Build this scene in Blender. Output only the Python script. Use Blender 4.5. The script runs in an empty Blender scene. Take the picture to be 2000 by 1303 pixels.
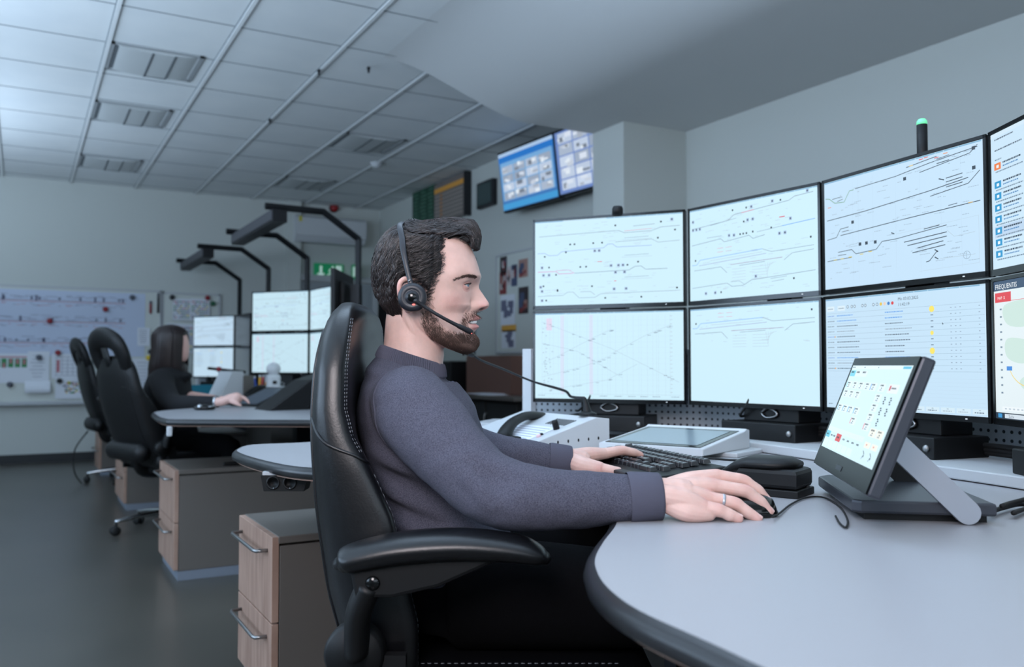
import bpy, bmesh, math, random
from math import sin, cos, pi, radians, sqrt, exp, atan2
from mathutils import Vector as V, Matrix as M4, noise
SC = bpy.context.scene
COL = SC.collection
R = random.Random(11)
# ------------------------------------------------------------------ camera frame
F = 1700.0; TH = radians(29.4); PT = math.atan(62.5/F)
FW = V((sin(TH)*cos(PT), cos(TH)*cos(PT), sin(PT)))
RT = V((cos(TH), -sin(TH), 0))
UP = V((-sin(TH)*sin(PT), -cos(TH)*sin(PT), cos(PT)))
CAM = V((0, 0, 1.0))
HF = V((sin(TH), cos(TH), 0))
def ray(x, y): return FW + RT*((x-1000)/F) + UP*((651.5-y)/F)
def PZ(x, y, z): return CAM + ray(x, y)*z
def PG(x, y, h=.76):
    d = ray(x, y); return CAM + d*((h-1)/d.z)
def PX(x, y, X):
    d = ray(x, y); return CAM + d*(X/d.x)
def PY(x, y, Y):
    d = ray(x, y); return CAM + d*(Y/d.y)
def lerp(a, b, t): return a+(b-a)*t
def interp(tab, x):
    if x <= tab[0][0]: return tab[0][1:]
    for i in range(1, len(tab)):
        if x <= tab[i][0]:
            a, b = tab[i-1], tab[i]; t = (x-a[0])/(b[0]-a[0])
            return tuple(a[k]+(b[k]-a[k])*t for k in range(1, len(a)))
    return tab[-1][1:]
def smooth(t):
    t = max(0., min(1., t)); return t*t*(3-2*t)
def cat(P, n=6, closed=False):
    """Catmull-Rom through points (tuples of any size)"""
    P = [tuple(p) for p in P]; N = len(P); out = []
    rng = range(N) if closed else range(N-1)
    for i in rng:
        if closed: a, b, c, d = P[i-1], P[i], P[(i+1) % N], P[(i+2) % N]
        else: a, b, c, d = P[max(i-1, 0)], P[i], P[i+1], P[min(i+2, N-1)]
        for k in range(n):
            t = k/n
            out.append(tuple(.5*(2*b[j]+(c[j]-a[j])*t+(2*a[j]-5*b[j]+4*c[j]-d[j])*t*t+(3*b[j]-a[j]-3*c[j]+d[j])*t**3) for j in range(len(b))))
    if not closed: out.append(P[-1])
    return out
# ------------------------------------------------------------------ materials
MATS = {}
def lin(c):
    c = c/255.; return c/12.92 if c <= .04045 else ((c+.055)/1.055)**2.4
def mat(name, rgb, rough=.6, metal=0., spec=.5, emis=None, es=1., bump=None, var=None, coat=0., trans=0., alpha=1.):
    if name in MATS: return MATS[name]
    m = bpy.data.materials.new(name); m.use_nodes = True
    nt = m.node_tree; b = nt.nodes['Principled BSDF']
    c = tuple(lin(v) for v in rgb)+(1,)
    b.inputs['Base Color'].default_value = c
    b.inputs['Roughness'].default_value = rough
    b.inputs['Metallic'].default_value = metal
    b.inputs['Specular IOR Level'].default_value = spec
    b.inputs['Coat Weight'].default_value = coat
    b.inputs['Transmission Weight'].default_value = trans
    b.inputs['Alpha'].default_value = alpha
    if emis:
        b.inputs['Emission Color'].default_value = tuple(lin(v) for v in emis)+(1,)
        b.inputs['Emission Strength'].default_value = es
    if bump or var:
        tc = nt.nodes.new('ShaderNodeTexCoord')
        if bump:
            n = nt.nodes.new('ShaderNodeTexNoise'); n.inputs['Scale'].default_value = bump[0]; n.inputs['Detail'].default_value = 4
            nt.links.new(tc.outputs['Object'], n.inputs['Vector'])
            bp = nt.nodes.new('ShaderNodeBump'); bp.inputs['Strength'].default_value = bump[1]; bp.inputs['Distance'].default_value = bump[2]
            nt.links.new(n.outputs[0], bp.inputs['Height']); nt.links.new(bp.outputs[0], b.inputs['Normal'])
        if var:
            sc_, rgb2 = var[0], var[1]
            n = nt.nodes.new('ShaderNodeTexNoise'); n.inputs['Scale'].default_value = sc_; n.inputs['Detail'].default_value = 5
            mp = nt.nodes.new('ShaderNodeMapping'); mp.inputs['Scale'].default_value = var[2] if len(var) > 2 else (1, 1, 1)
            nt.links.new(tc.outputs['Object'], mp.inputs['Vector']); nt.links.new(mp.outputs[0], n.inputs['Vector'])
            cr = nt.nodes.new('ShaderNodeValToRGB'); cr.color_ramp.elements[0].position = .35; cr.color_ramp.elements[1].position = .65
            cr.color_ramp.elements[0].color = c; cr.color_ramp.elements[1].color = tuple(lin(v) for v in rgb2)+(1,)
            nt.links.new(n.outputs[0], cr.inputs[0]); nt.links.new(cr.outputs[0], b.inputs['Base Color'])
    MATS[name] = m; return m
def glow(rgb, es=1.):
    es *= 1.0
    nm = 'display_%d_%d_%d_%d' % (rgb[0], rgb[1], rgb[2], int(es*100))
    return mat(nm, (12, 14, 16), .35, spec=.3, emis=rgb, es=es)
# ------------------------------------------------------------------ mesh builder
class MB:
    def __init__(s): s.v = []; s.f = []; s.mi = []; s.ms = []; s.sm = []; s.cur = 0; s.smooth = True
    def use(s, m, smooth_=None):
        if m not in s.ms: s.ms.append(m)
        s.cur = s.ms.index(m)
        if smooth_ is not None: s.smooth = smooth_
        return s
    def add(s, vs, fs, X=None):
        o = len(s.v)
        s.v += [tuple(X @ V(p)) for p in vs] if X is not None else [tuple(p) for p in vs]
        for f in fs: s.f.append(tuple(i+o for i in f)); s.mi.append(s.cur); s.sm.append(s.smooth)
        return s
    def bm(s, b, X=None):
        b.verts.index_update()
        s.add([v.co.copy() for v in b.verts], [[v.index for v in f.verts] for f in b.faces], X); b.free(); return s
    def box(s, c, d, rz=0, bev=0., X=None, seg=2):
        b = bmesh.new(); bmesh.ops.create_cube(b, size=1)
        for v in b.verts: v.co = V((v.co.x*d[0], v.co.y*d[1], v.co.z*d[2]))
        if bev: bmesh.ops.bevel(b, geom=b.edges[:], offset=bev, segments=seg, affect='EDGES', profile=.5)
        T = M4.Translation(c) @ M4.Rotation(rz, 4, 'Z')
        sm = s.smooth; s.smooth = False
        s.bm(b, (X @ T) if X is not None else T); s.smooth = sm
        return s
    def prism(s, poly, z0, z1, bev=0., X=None, seg=2):
        b = bmesh.new(); lo = [b.verts.new((p[0], p[1], z0)) for p in poly]; hi = [b.verts.new((p[0], p[1], z1)) for p in poly]
        n = len(poly)
        fb = b.faces.new(lo[::-1]); ft = b.faces.new(hi)
        for i in range(n): b.faces.new((lo[i], lo[(i+1) % n], hi[(i+1) % n], hi[i]))
        bmesh.ops.recalc_face_normals(b, faces=b.faces[:])
        if bev: bmesh.ops.bevel(b, geom=list(set(fb.edges[:]+ft.edges[:])), offset=bev, segments=seg, affect='EDGES', profile=.5)
        sm = s.smooth; s.smooth = False; s.bm(b, X); s.smooth = sm; return s
    def loft(s, rings, caps=True, closed=True, X=None):
        n = len(rings[0]); vs = [p for r in rings for p in r]; fs = []
        for i in range(len(rings)-1):
            for j in range(n if closed else n-1):
                k = (j+1) % n; fs.append((i*n+j, i*n+k, (i+1)*n+k, (i+1)*n+j))
        if caps and closed: fs.append(tuple(range(n))[::-1]); fs.append(tuple((len(rings)-1)*n+j for j in range(n)))
        return s.add(vs, fs, X)
    def tube(s, path, rad, seg=12, sub=5, caps=True, flat=None, X=None):
        """path of points, rad number or list of radii (or (ra,rb)); round ends"""
        P = [tuple(p) for p in path]
        if not isinstance(rad, (list, tuple)): rad = [rad]*len(P)
        rr = [(q if isinstance(q, tuple) else (q, q)) for q in rad]
        Q = [tuple(p)+r for p, r in zip(P, rr)]
        if sub > 1 and len(Q) > 2: Q = cat(Q, sub)
        pts = [V(q[:3]) for q in Q]; n = len(pts); rings = []
        up = V(flat) if flat is not None else V((0, 0, 1))
        pv = None
        for i in range(n):
            t = (pts[min(i+1, n-1)]-pts[max(i-1, 0)]); t = t.normalized() if t.length > 1e-9 else V((0, 0, 1))
            if pv is None or flat is not None:
                a = up.cross(t)
                if a.length < 1e-3: a = V((1, 0, 0)).cross(t)
                a.normalize()
            else:
                a = (pv-t*pv.dot(t)); a = a.normalized() if a.length > 1e-6 else V((1, 0, 0)).cross(t).normalized()
            pv = a; b = t.cross(a)
            def ring(c, k): return [tuple(c+a*(cos(2*pi*j/seg)*Q[i][3]*k)+b*(sin(2*pi*j/seg)*Q[i][4]*k)) for j in range(seg)]
            r_ = min(Q[i][3], Q[i][4])
            if i == 0 and caps == 'round':
                for q in (80, 55, 28): rings.append(ring(pts[0]-t*r_*sin(radians(q)), cos(radians(q))))
            rings.append(ring(pts[i], 1))
            if i == n-1 and caps == 'round':
                for q in (28, 55, 80): rings.append(ring(pts[-1]+t*r_*sin(radians(q)), cos(radians(q))))
        return s.loft(rings, caps=bool(caps), X=X)
    def lathe(s, prof, c=(0, 0, 0), seg=24, axis=None, X=None):
        """prof list (r,z)"""
        rings = [[(max(r, 1e-5)*cos(2*pi*j/seg), max(r, 1e-5)*sin(2*pi*j/seg), z) for j in range(seg)] for r, z in prof]
        T = M4.Translation(c)
        if axis is not None: T = T @ V((0, 0, 1)).rotation_difference(V(axis).normalized()).to_matrix().to_4x4()
        return s.loft(rings, X=(X @ T) if X is not None else T)
    def ball(s, c, r, seg=20, X=None, axis=None):
        if not isinstance(r, tuple): r = (r, r, r)
        n = seg//2
        rings = [[(r[0]*sin(pi*max(i, .02)/n if i < n else pi*.999)*cos(2*pi*j/seg), r[1]*sin(pi*max(i, .02)/n if i < n else pi*.999)*sin(2*pi*j/seg), r[2]*cos(pi*i/n)) for j in range(seg)] for i in range(n+1)]
        T = M4.Translation(c) @ (axis if axis is not None else M4.Identity(4))
        return s.loft(rings, X=(X @ T) if X is not None else T)
    def text(s, txt, X, size, ext=0.0):
        cu = bpy.data.curves.new('t', 'FONT'); cu.body = txt; cu.size = size; cu.resolution_u = 2; cu.extrude = ext
        o = bpy.data.objects.new('t', cu); COL.objects.link(o)
        dg = bpy.context.evaluated_depsgraph_get(); me = o.evaluated_get(dg).to_mesh()
        s.add([v.co.copy() for v in me.vertices], [list(p.vertices) for p in me.polygons], X)
        o.evaluated_get(dg).to_mesh_clear(); bpy.data.objects.remove(o); bpy.data.curves.remove(cu)
        return s
    def build(s, name, parent=None, off=None, autosmooth=True):
        me = bpy.data.meshes.new(name)
        vs = s.v if off is None else [(p[0]-off[0], p[1]-off[1], p[2]-off[2]) for p in s.v]
        me.from_pydata(vs, [], s.f); me.update()
        for m in s.ms: me.materials.append(m)
        me.polygons.foreach_set('material_index', s.mi); me.polygons.foreach_set('use_smooth', s.sm)
        b = bmesh.new(); b.from_mesh(me); bmesh.ops.recalc_face_normals(b, faces=b.faces[:]); b.to_mesh(me); b.free()
        o = bpy.data.objects.new(name, me); COL.objects.link(o)
        if parent is not None: o.parent = parent
        return o
def one(m, smooth_=True): return MB().use(m, smooth_)
def tag(o, label, cat_, group=None):
    o['label'] = label; o['category'] = cat_
    if group: o['group'] = group
    return o
def empty(name, loc, label=None, cat_=None, group=None, rz=0):
    o = bpy.data.objects.new(name, None); COL.objects.link(o); o.location = loc; o.rotation_euler = (0, 0, rz); o.empty_display_size = .1
    if label: tag(o, label, cat_, group)
    return o
def origin(o, loc):
    """move an object's origin to loc keeping its world shape"""
    loc = V(loc); o.data.transform(M4.Translation(-loc)); o.location = loc; return o
def struct(o): o['kind'] = 'structure'; return o
def copy_tree(o, parent=None):
    c = o.copy(); COL.objects.link(c); c.parent = parent
    for ch in list(o.children): copy_tree(ch, c)
    return c
def dup(o, dloc, label, group=None, loc=None):
    c = copy_tree(o); c.location = V(loc) if loc is not None else o.location+V(dloc); c['label'] = label
    if group: c['group'] = group
    return c
def seglab(o, label): o['label'] = label; return o
# common materials
m_white = mat('painted_wall', (196, 200, 196), .85, bump=(60, .05, .01))
m_ceil = mat('ceiling_tile', (222, 225, 225), .9, var=(3, (216, 220, 221)))
m_plast = mat('smooth_plaster', (206, 208, 208), .85)
m_groove = mat('tile_joint', (120, 126, 130), .9)
m_runner = mat('white_runner', (225, 228, 228), .5)
m_floor = mat('grey_vinyl_floor', (80, 77, 71), .3, var=(1.2, (70, 68, 63)))
m_black = mat('black_plastic', (10, 11, 13), .5, spec=.35)
m_blackg = mat('gloss_black', (8, 9, 10), .15)
m_dark = mat('dark_metal', (38, 40, 44), .45, metal=.3)
m_grey = mat('grey_laminate', (98, 93, 88), .5)
m_lgrey = mat('light_grey_plastic', (184, 187, 190), .5)
m_offw = mat('white_metal', (196, 199, 202), .45)
m_desk = mat('white_worktop', (158, 158, 162), .42)
m_edge = mat('dark_desk_edge', (30, 31, 34), .3)
m_under = mat('brown_desk_underside', (140, 112, 98), .6)
m_chrome = mat('chrome', (200, 204, 208), .15, metal=1)
m_steel = mat('brushed_steel', (150, 150, 150), .35, metal=1)
m_wood = mat('beech_wood', (172, 142, 126), .5, var=(5, (148, 118, 103), (1, 8, 1)))
m_leather2 = mat('matt_black_leather', (11, 11, 13), .5, spec=.35)
m_leather = mat('black_leather', (12, 13, 16), .34, bump=(300, .16, .0012), spec=.48)
m_fabric = mat('black_fabric', (13, 14, 17), .9)
m_stitch = mat('grey_stitching', (120, 124, 130), .7)
m_rubber = mat('black_rubber', (10, 10, 11), .7)
# ------------------------------------------------------------------ room shell
HC = 2.94; YB = 10.25; XF = 3.87; XP = 3.55; XN = 4.1; HS = 2.665; YS = 5.116; YP = 4.75; XL = -3.2; YF = -3.0
def quadbox(name, c, d, m, **k):
    o = one(m, False).box((0, 0, 0), d, **k).build(name); o.location = c; return struct(o)
quadbox('floor', ((XL+XN)/2, (YF+YB)/2, -.05), (XN-XL+.6, YB-YF+.6, .1), m_floor)
quadbox('wall_back', ((XL+XN)/2, YB+.075, HC/2), (XN-XL+.6, .15, HC+.2), m_white)
quadbox('wall_left', (XL-.075, (YF+YB)/2, HC/2), (.15, YB-YF, HC+.2), m_white)
quadbox('wall_front', ((XL+XN)/2, YF-.075, HC/2), (XN-XL+.6, .15, HC+.2), m_white)
quadbox('wall_right', (XF+.2, (YP+.365+YB)/2, HC/2), (.4, YB-YP-.365, HC+.1), m_white)
quadbox('wall_right_near', (XN+.075, (YP+YF)/2, HC/2), (.15, YP-YF, HC+.1), m_white)
quadbox('wall_pillar', ((XP+XN+.1)/2, (YP+YP+.365)/2, HC/2), (XN+.1-XP, .365, HC+.1), m_white)
# tile ceiling
b = one(m_ceil, False); b.box(((XL+XN)/2, (YF+YB)/2, HC+.05), (XN-XL+.6, YB-YF+.6, .1))
x0 = .422; xs = [x0+.625*k for k in range(-6, 6)]; ys = [5.68+.625*k for k in range(-12, 8)]
b.use(m_groove)
for y in ys: b.box(((XL+XF)/2, y, HC-.001), (XF-XL, .006, .004))
b.use(m_runner)
for x in xs: b.box((x, (YF+YB)/2, HC-.006), (.022, YB-YF, .014))
b.use(m_groove)
for x in xs: b.box((x-.014, (YF+YB)/2, HC-.002), (.006, YB-YF, .005))
struct(b.build('ceiling'))
# lower smooth plaster bulkhead with a sloping left flank
b = one(m_plast, False)
pr = [(1.95+1.1*i/16, HC-(HC-HS)*smooth(i/16)) for i in range(17)]+[(XN+.05, HS)]
b.smooth = True; b.loft([[(p[0], YF+.01, p[1]) for p in pr], [(p[0], YS, p[1]) for p in pr]], caps=False, closed=False)
b.smooth = False; pr2 = pr+[(XN+.05, HC+.02), (1.95, HC+.02)]; b.add([(p[0], YS, p[1]) for p in pr2], [tuple(range(len(pr2)))]); b.add([(1.95, YF+.01, HC+.02), (XN+.05, YF+.01, HC+.02), (XN+.05, YS, HC+.02), (1.95, YS, HC+.02)], [(0, 1, 2, 3)])
struct(b.build('ceiling_bulkhead'))
# skirting
quadbox('baseboard_back', ((XL+XN)/2, YB-.008, .045), (XN-XL, .016, .09), mat('dark_skirting', (40, 42, 44), .6))
quadbox('baseboard_right', (XF-.008, (YP+YB)/2+.2, .045), (.016, YB-YP-.4, .09), MATS['dark_skirting'])
# pipe casing and door in the back wall
quadbox('trim_1', (2.78, YB-.04, HC/2), (.16, .08, HC), m_white)
dr = one(mat('grey_door', (150, 156, 160), .5), False); dr.box((0, 0, 1.0), (.92, .03, 2.0)); d_ = struct(dr.build('door_1')); d_.location = (3.3, YB-.02, 0)
fr = one(m_lgrey, False)
for x in (-.5, .5): fr.box((x, 0, 1.02), (.07, .06, 2.04))
fr.box((0, 0, 2.05), (1.07, .06, .07)); f_ = fr.build('door_frame', d_)
hd = one(m_steel); hd.tube([(-.38, -.03, 1.02), (-.38, -.07, 1.02), (-.26, -.07, 1.02)], .009, sub=1); hd.build('door_handle', d_)
# unseen window added in the left wall to go with the fill light there
w = one(m_lgrey, False)
for y in (.2, 2.1, 4.0, 5.9): w.box((0, y, 1.75), (.06, .06, 1.7))
for z in (.92, 2.58): w.box((0, 3.05, z), (.06, 5.76, .06))
o = struct(w.build('added_window_1')); o.location = (XL+.03, 0, 0)
g = one(mat('added_window_pane', (120, 150, 175), .1), False); g.box((-.01, 3.05, 1.75), (.008, 5.64, 1.62)); g.build('added_window_glass', o)
# ------------------------------------------------------------------ ceiling fittings
m_lf = mat('luminaire_housing', (150, 154, 156), .5); m_ld = mat('luminaire_diffuser', (186, 190, 190), .6); m_lr = mat('luminaire_rib', (92, 98, 102), .6)
def ceiling_light(x, y, label):
    e = empty('ceiling_light', (x, y, HC), label, 'ceiling light', 'square ceiling lights, switched off'); e.scale = (.9, .9, .5)
    f = one(m_lf, False)
    for sx in (-1, 1): f.box((sx*.285, 0, -.008), (.03, .6, .022)); f.box((0, sx*.288, -.008), (.6, .024, .022))
    f.build('frame', e)
    d = one(m_ld); n = 14
    def zc(t): return -.006-.045*(1-(2*t-1)**2)**.7 if 0 < t < 1 else -.006
    rows = [[(-.26+.52*i/n, yy, zc(i/n)) for i in range(n+1)] for yy in (-.27, .27)]
    d.loft(rows, caps=False, closed=False)
    for yy in (-.27, .27):
        k = len(d.v); d.v += [(-.26+.52*i/n, yy, zc(i/n)) for i in range(n+1)]; d.f.append(tuple(range(k, k+n+1))); d.mi.append(0); d.sm.append(False)
    d.build('diffuser', e)
    r = one(m_lr, False)
    for xx in (-.03, .115): r.box((xx, 0, zc((xx+.26)/.52)-.003), (.012, .54, .008))
    r.box((.045, .262, zc(.55)+.012), (.15, .012, .03))
    r.build('rib', e)
    w_ = one(m_lr, False); w_.box((-.215, 0, -.009), (.1, .5, .012)); w_.build('end_panel', e)
    return e
L = [(.70, 5.92, 'square ceiling light nearest the top of the left ceiling'), (.70, 7.24, 'square ceiling light in the middle of the left row of three'),
     (.70, 9.1, 'farthest square ceiling light of the left row, nearest the whiteboards'), (2.58, 7.17, 'square ceiling light above the wall signs, nearer of the right pair'),
     (2.58, 9.08, 'square ceiling light of the right pair, nearest the back wall')]
for x, y, l in L: ceiling_light(x, y, l)
for px, py, l in ((623, 138, 'small dark sensor clip under the ceiling rail, nearer one'), (527, 234, 'small dark sensor clip under the ceiling rail, farther one'), (720, 133, 'small dark sensor clip on the right ceiling rail')):
    p = PG(px, py, HC-.02); e = empty('ceiling_clip', (p.x, p.y, HC-.013), l, 'clip')
    one(m_dark, False).box((0, 0, -.008), (.02, .02, .018), bev=.003).build('mount', e)
    one(m_dark).tube([(0, 0, -.015), (.0, 0, -.032)], .008, sub=1, caps='round').build('hook', e)
p = PG(735, 322, HC-.02); e = empty('smoke_detector', (p.x, p.y, HC), 'round white smoke detector on the ceiling', 'smoke detector')
one(m_offw).lathe([(.0, -.05), (.03, -.048), (.045, -.03), (.05, -.02)]).build('sensor_head', e)
one(m_offw).lathe([(.06, -.02), (.062, -.0), (.0, 0)]).build('base', e)
p = PY(653, 406, YB-.04); e = empty('alarm_beacon', (p.x, YB, p.z), 'small red alarm beacon high on the back wall', 'alarm beacon')
one(mat('red_plastic', (150, 20, 25), .3)).lathe([(.045, .02), (.045, .06), (.03, .075), (0, .08)], axis=(0, -1, 0)).build('beacon_dome', e)
one(mat('dark_red', (70, 18, 20), .4)).lathe([(.055, 0), (.055, .02), (0, .02)], axis=(0, -1, 0)).build('base', e)
# air conditioner
e = empty('air_conditioner', (3.2, YB, 2.62), 'white wall mounted air conditioner above the grey door', 'air conditioner')
b = one(m_offw, False); pr = [(0, -.16), (-.14, -.16), (-.2, -.08), (-.2, .12), (-.16, .15), (0, .15)]
b.loft([[(x, q[0], q[1]) for q in pr] for x in (-.43, .43)]); b.build('housing', e)
one(m_lgrey, False).box((0, -.155, -.155), (.8, .08, .02)).build('louvre', e)
one(mat('yellow_sticker', (200, 190, 60), .6), False).box((-.38, -.203, .1), (.035, .004, .06)).build('sticker', e)
# exit sign: green with a white running figure and arrow
m_gr = mat('exit_green', (20, 130, 85), .5, emis=(15, 120, 75), es=.35); m_sw = mat('sign_white', (225, 240, 232), .5, emis=(190, 225, 210), es=.35)
e = empty('exit_sign', (3.22, YB, 2.13), 'green emergency exit sign with white running man, arrow and door', 'exit sign')
one(m_gr, False).box((0, -.015, 0), (.36, .03, .2)).build('panel', e)
b = one(m_sw, False)
b.box((-.1, -.032, .02), (.03, .004, .1)); b.prism([(-.15, -.02), (-.05, -.02), (-.1, -.08)], 0, .004, X=M4.Translation((0, -.031, 0)) @ M4.Rotation(pi/2, 4, 'X'))
b.box((.12, -.032, 0), (.07, .004, .16))
b.build('arrow', e) if 0 else None
b = one(m_sw, False); b.box((-.1, -.032, .02), (.03, .004, .1)); b.prism([(-.15, -.02), (-.05, -.02), (-.1, -.08)], 0, .004, X=M4.Translation((0, -.031, 0)) @ M4.Rotation(pi/2, 4, 'X')); b.build('arrow', e)
one(m_sw, False).box((.12, -.032, 0), (.07, .004, .16)).build('door_symbol', e)
b = one(m_sw); X0 = V((.03, -.034, 0))
b.ball(X0+V((.015, 0, .06)), (.014, .003, .014), 10); b.tube([X0+V((.01, 0, .045)), X0+V((-.005, 0, 0))], (.011), sub=1)
for q in ([(-.005, 0), (.02, -.03), (.01, -.07)], [(-.005, 0), (-.025, -.03), (-.05, -.035)], [(.01, .04), (.04, .02), (.05, .035)], [(.01, .04), (-.02, .03), (-.03, .0)]):
    b.tube([X0+V((a, 0, c)) for a, c in q], .007, sub=1)
b.build('running_figure', e)
b = empty('exit_sign', (3.52, YB-.12, 2.14), 'small green exit pennant seen edge-on beside the larger exit sign', 'exit sign')
one(m_gr, False).box((0, 0, 0), (.02, .22, .18)).build('panel', b)
one(m_sw, False).box((-.0115, 0, 0), (.003, .1, .12)).build('pictogram', b)
# ------------------------------------------------------------------ whiteboards with papers and magnets
m_wb = mat('whiteboard_face', (205, 210, 205), .35); m_paper = mat('white_paper', (222, 226, 234), .8); m_map = mat('plan_paper', (196, 206, 226), .8)
m_ink = mat('grey_ink', (110, 112, 135), .8); m_redi = mat('red_ink', (190, 120, 130), .8); m_gi = mat('green_print', (70, 140, 90), .8); m_yi = mat('yellow_print', (215, 195, 70), .8)
m_mag = {'red': mat('magnet_red', (140, 22, 35), .4), 'black': mat('magnet_black', (18, 18, 24), .4), 'grey': mat('magnet_grey', (80, 84, 95), .4), 'green': mat('magnet_green', (20, 90, 60), .4), 'yellow': mat('magnet_yellow', (220, 190, 40), .4)}
def board(x0, x1, z0, z1, label):
    e = empty('whiteboard', ((x0+x1)/2, YB, z0), label, 'whiteboard')
    w = x1-x0; h = z1-z0
    one(m_wb, False).box((0, -.012, h/2), (w-.02, .02, h-.02)).build('writing_surface', e)
    f = one(m_lgrey, False)
    for s in (-1, 1): f.box((s*w/2, -.015, h/2), (.025, .03, h+.025))
    for z in (0, h): f.box((0, -.015, z), (w, .03, .025))
    f.build('frame', e)
    one(m_lgrey, False).box((0, -.04, -.02), (w*.7, .07, .012)).build('pen_tray', e)
    return e
board(-2.6, 1.33, .62, 1.815, 'long whiteboard on the back wall covered by a wide track plan')
board(1.345, 1.95, .62, 1.80, 'narrow whiteboard beside the long one, partly behind the far monitors')
YW = YB-.0225
NS_ = [0]
def wall_paper(px0, py0, px1, py1, label, m=m_paper, fill=None, curl=0.):
    NS_[0] += 1
    a = PY(px0, py0, YW); c = PY(px1, py1, YW); w = c.x-a.x; h = a.z-c.z
    e = empty('wall_sheet', ((a.x+c.x)/2, YW-.003*NS_[0], (a.z+c.z)/2), label, 'paper sheet')
    b = one(m, False); b.box((0, -.001, 0), (w, .0012, h))
    if fill: fill(b, w, h)
    b.build('sheet', e)
    if curl:
        k = one(m_paper); rows = [[(-w/2+w*s, -.003-.06*t*t*0-.05*sin(t*2.2), -h/2+.02-curl*t) for s in (-.1, 1.05)] for t in [i/6 for i in range(7)]]
        k.loft(rows, closed=False); ko = k.build('curled_flap', e)
    return e
def bar(b, x, z, w, h, m, d=.0022): b.use(m); b.box((x, -d, z), (w, .0008, h))
def f_plan(b, w, h):
    rr = random.Random(5)
    for k, zf in enumerate((.33, .02, -.3)):
        bar(b, -.05*w, h*zf, w*.86, .006, m_redi); bar(b, -.05*w, h*zf+.012, w*.86, .003, m_ink)
        for i in range(26):
            x = -w*.47+w*.86*i/26+rr.uniform(-.03, .03)
            bar(b, x, h*zf+rr.uniform(.02, .07), rr.uniform(.03, .12), .004, m_ink)
            bar(b, x, h*zf-rr.uniform(.02, .05), rr.uniform(.02, .08), .004, rr.choice((m_redi, m_ink)))
            if rr.random() < .35: bar(b, x, h*zf+.03, .02, rr.uniform(.02, .06), m_ink, .003)
def f_grid(b, w, h):
    for i in range(5): bar(b, -w*.35+w*.17*i, 0, .003, h*.75, m_ink)
    for i in range(6): bar(b, 0, -h*.38+h*.15*i, w*.8, .003, m_ink)
    bar(b, -w*.3, 0, w*.1, h*.5, m_redi, .003)
def f_green(b, w, h):
    rr = random.Random(2)
    for i in range(7): bar(b, -w*.42+w*.14*i, h*.18, w*.11, h*.3, m_gi); bar(b, -w*.42+w*.14*i, h*.18+rr.uniform(-.03, .03), w*.05, .05, m_redi, .003)
    bar(b, 0, h*.38, w*.95, .012, m_redi)
def f_text(b, w, h):
    rr = random.Random(int(w*1000))
    for i in range(7): bar(b, -w*.05, h*.36-h*.11*i, w*rr.uniform(.4, .75), .004, m_ink)
def f_dots(b, w, h):
    rr = random.Random(8)
    for i in range(60): bar(b, w*rr.uniform(-.25, .46), h*rr.uniform(-.25, .32), rr.uniform(.01, .03), .012, rr.choice((m_yi, m_gi, m_ink, m_redi)), .0022+.0002*i/10)
def f_plates(b, w, h):
    rr = random.Random(9)
    for i in range(9):
        for j in range(8):
            if rr.random() < .85: bar(b, -w*.42+w*.1*i, -h*.38+h*.105*j, w*.07, h*.06, rr.choice((m_ink, m_ink, m_ink, m_yi, m_gi, m_redi)))
wall_paper(-60, 561, 282, 697, 'wide blue-white track plan pinned across the long whiteboard', m_map, f_plan)
wall_paper(-40, 690, 54, 748, 'sheet with green printed blocks at the far left of the whiteboard', m_paper, f_green)
wall_paper(54, 686, 96, 748, 'white sheet whose lower half curls up, left side of the whiteboard', m_paper, f_text, curl=.12)
wall_paper(101, 691, 163, 739, 'pale table print under the red magnet', m_paper, f_grid)
wall_paper(108, 738, 176, 778, 'sheet of small coloured symbols under the black magnet', m_paper, f_dots)
wall_paper(258, 700, 300, 760, 'pale list pinned behind the seated woman', m_paper, f_text)
wall_paper(268, 640, 292, 676, 'short note under the yellow magnet', m_paper, f_text)
wall_paper(337, 583, 372, 626, 'dense chart of small dark and yellow plates, left half', m_paper, f_plates)
wall_paper(372, 583, 408, 628, 'dense chart of small dark and yellow plates, right half', m_paper, f_plates)
wall_paper(325, 632, 378, 690, 'plan sheet with yellow marks behind the far monitor', m_paper, f_plates)
for px, py, k, l in ((206, 604, 'red', 'red magnet on the upper line of the track plan'), (113, 689, 'red', 'red magnet above the pale table print'), (97, 627, 'red', 'small red magnet on the second line of the track plan'),
                  (116, 744, 'black', 'black magnet at the corner of the symbol sheet'), (76, 698, 'grey', 'grey magnet holding the curling sheet'), (19, 751, 'grey', 'grey magnet alone low on the left'),
                  (258, 581, 'grey', 'grey magnet at the top right of the track plan'), (336, 581, 'black', 'black magnet at the top left of the narrow whiteboard'), (405, 582, 'red', 'red magnet at the top right of the narrow whiteboard'),
                  (416, 593, 'green', 'dark green magnet on the edge of the narrow whiteboard'), (294, 687, 'black', 'black magnet just left of the woman'), (290, 699, 'yellow', 'yellow magnet left of the woman')):
    p = PY(px, py, YW-.035); e = one(m_mag[k]).lathe([(.028, 0), (.028, .012), (.02, .018), (0, .018)], axis=(0, -1, 0), seg=16).build('magnet'); e.location = (p.x, YW-.033, p.z); tag(e, l, 'magnet')
for px, py, h, l, m in ((294, 600, .12, 'red marker pen stuck upright on the whiteboard', 'red'), (309, 592, .2, 'dark marker pen stuck upright on the whiteboard', 'black')):
    p = PY(px, py, YW-.01); e = empty('marker_pen', (p.x, YW-.012, p.z), l, 'marker pen')
    one(m_mag[m]).tube([(0, 0, -h/2), (0, 0, h/3)], .012, sub=1, caps='round').build('barrel', e)
    one(m_mag['grey']).tube([(0, 0, h/3), (0, 0, h/2)], .0125, sub=1, caps='round').build('cap', e)
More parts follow.
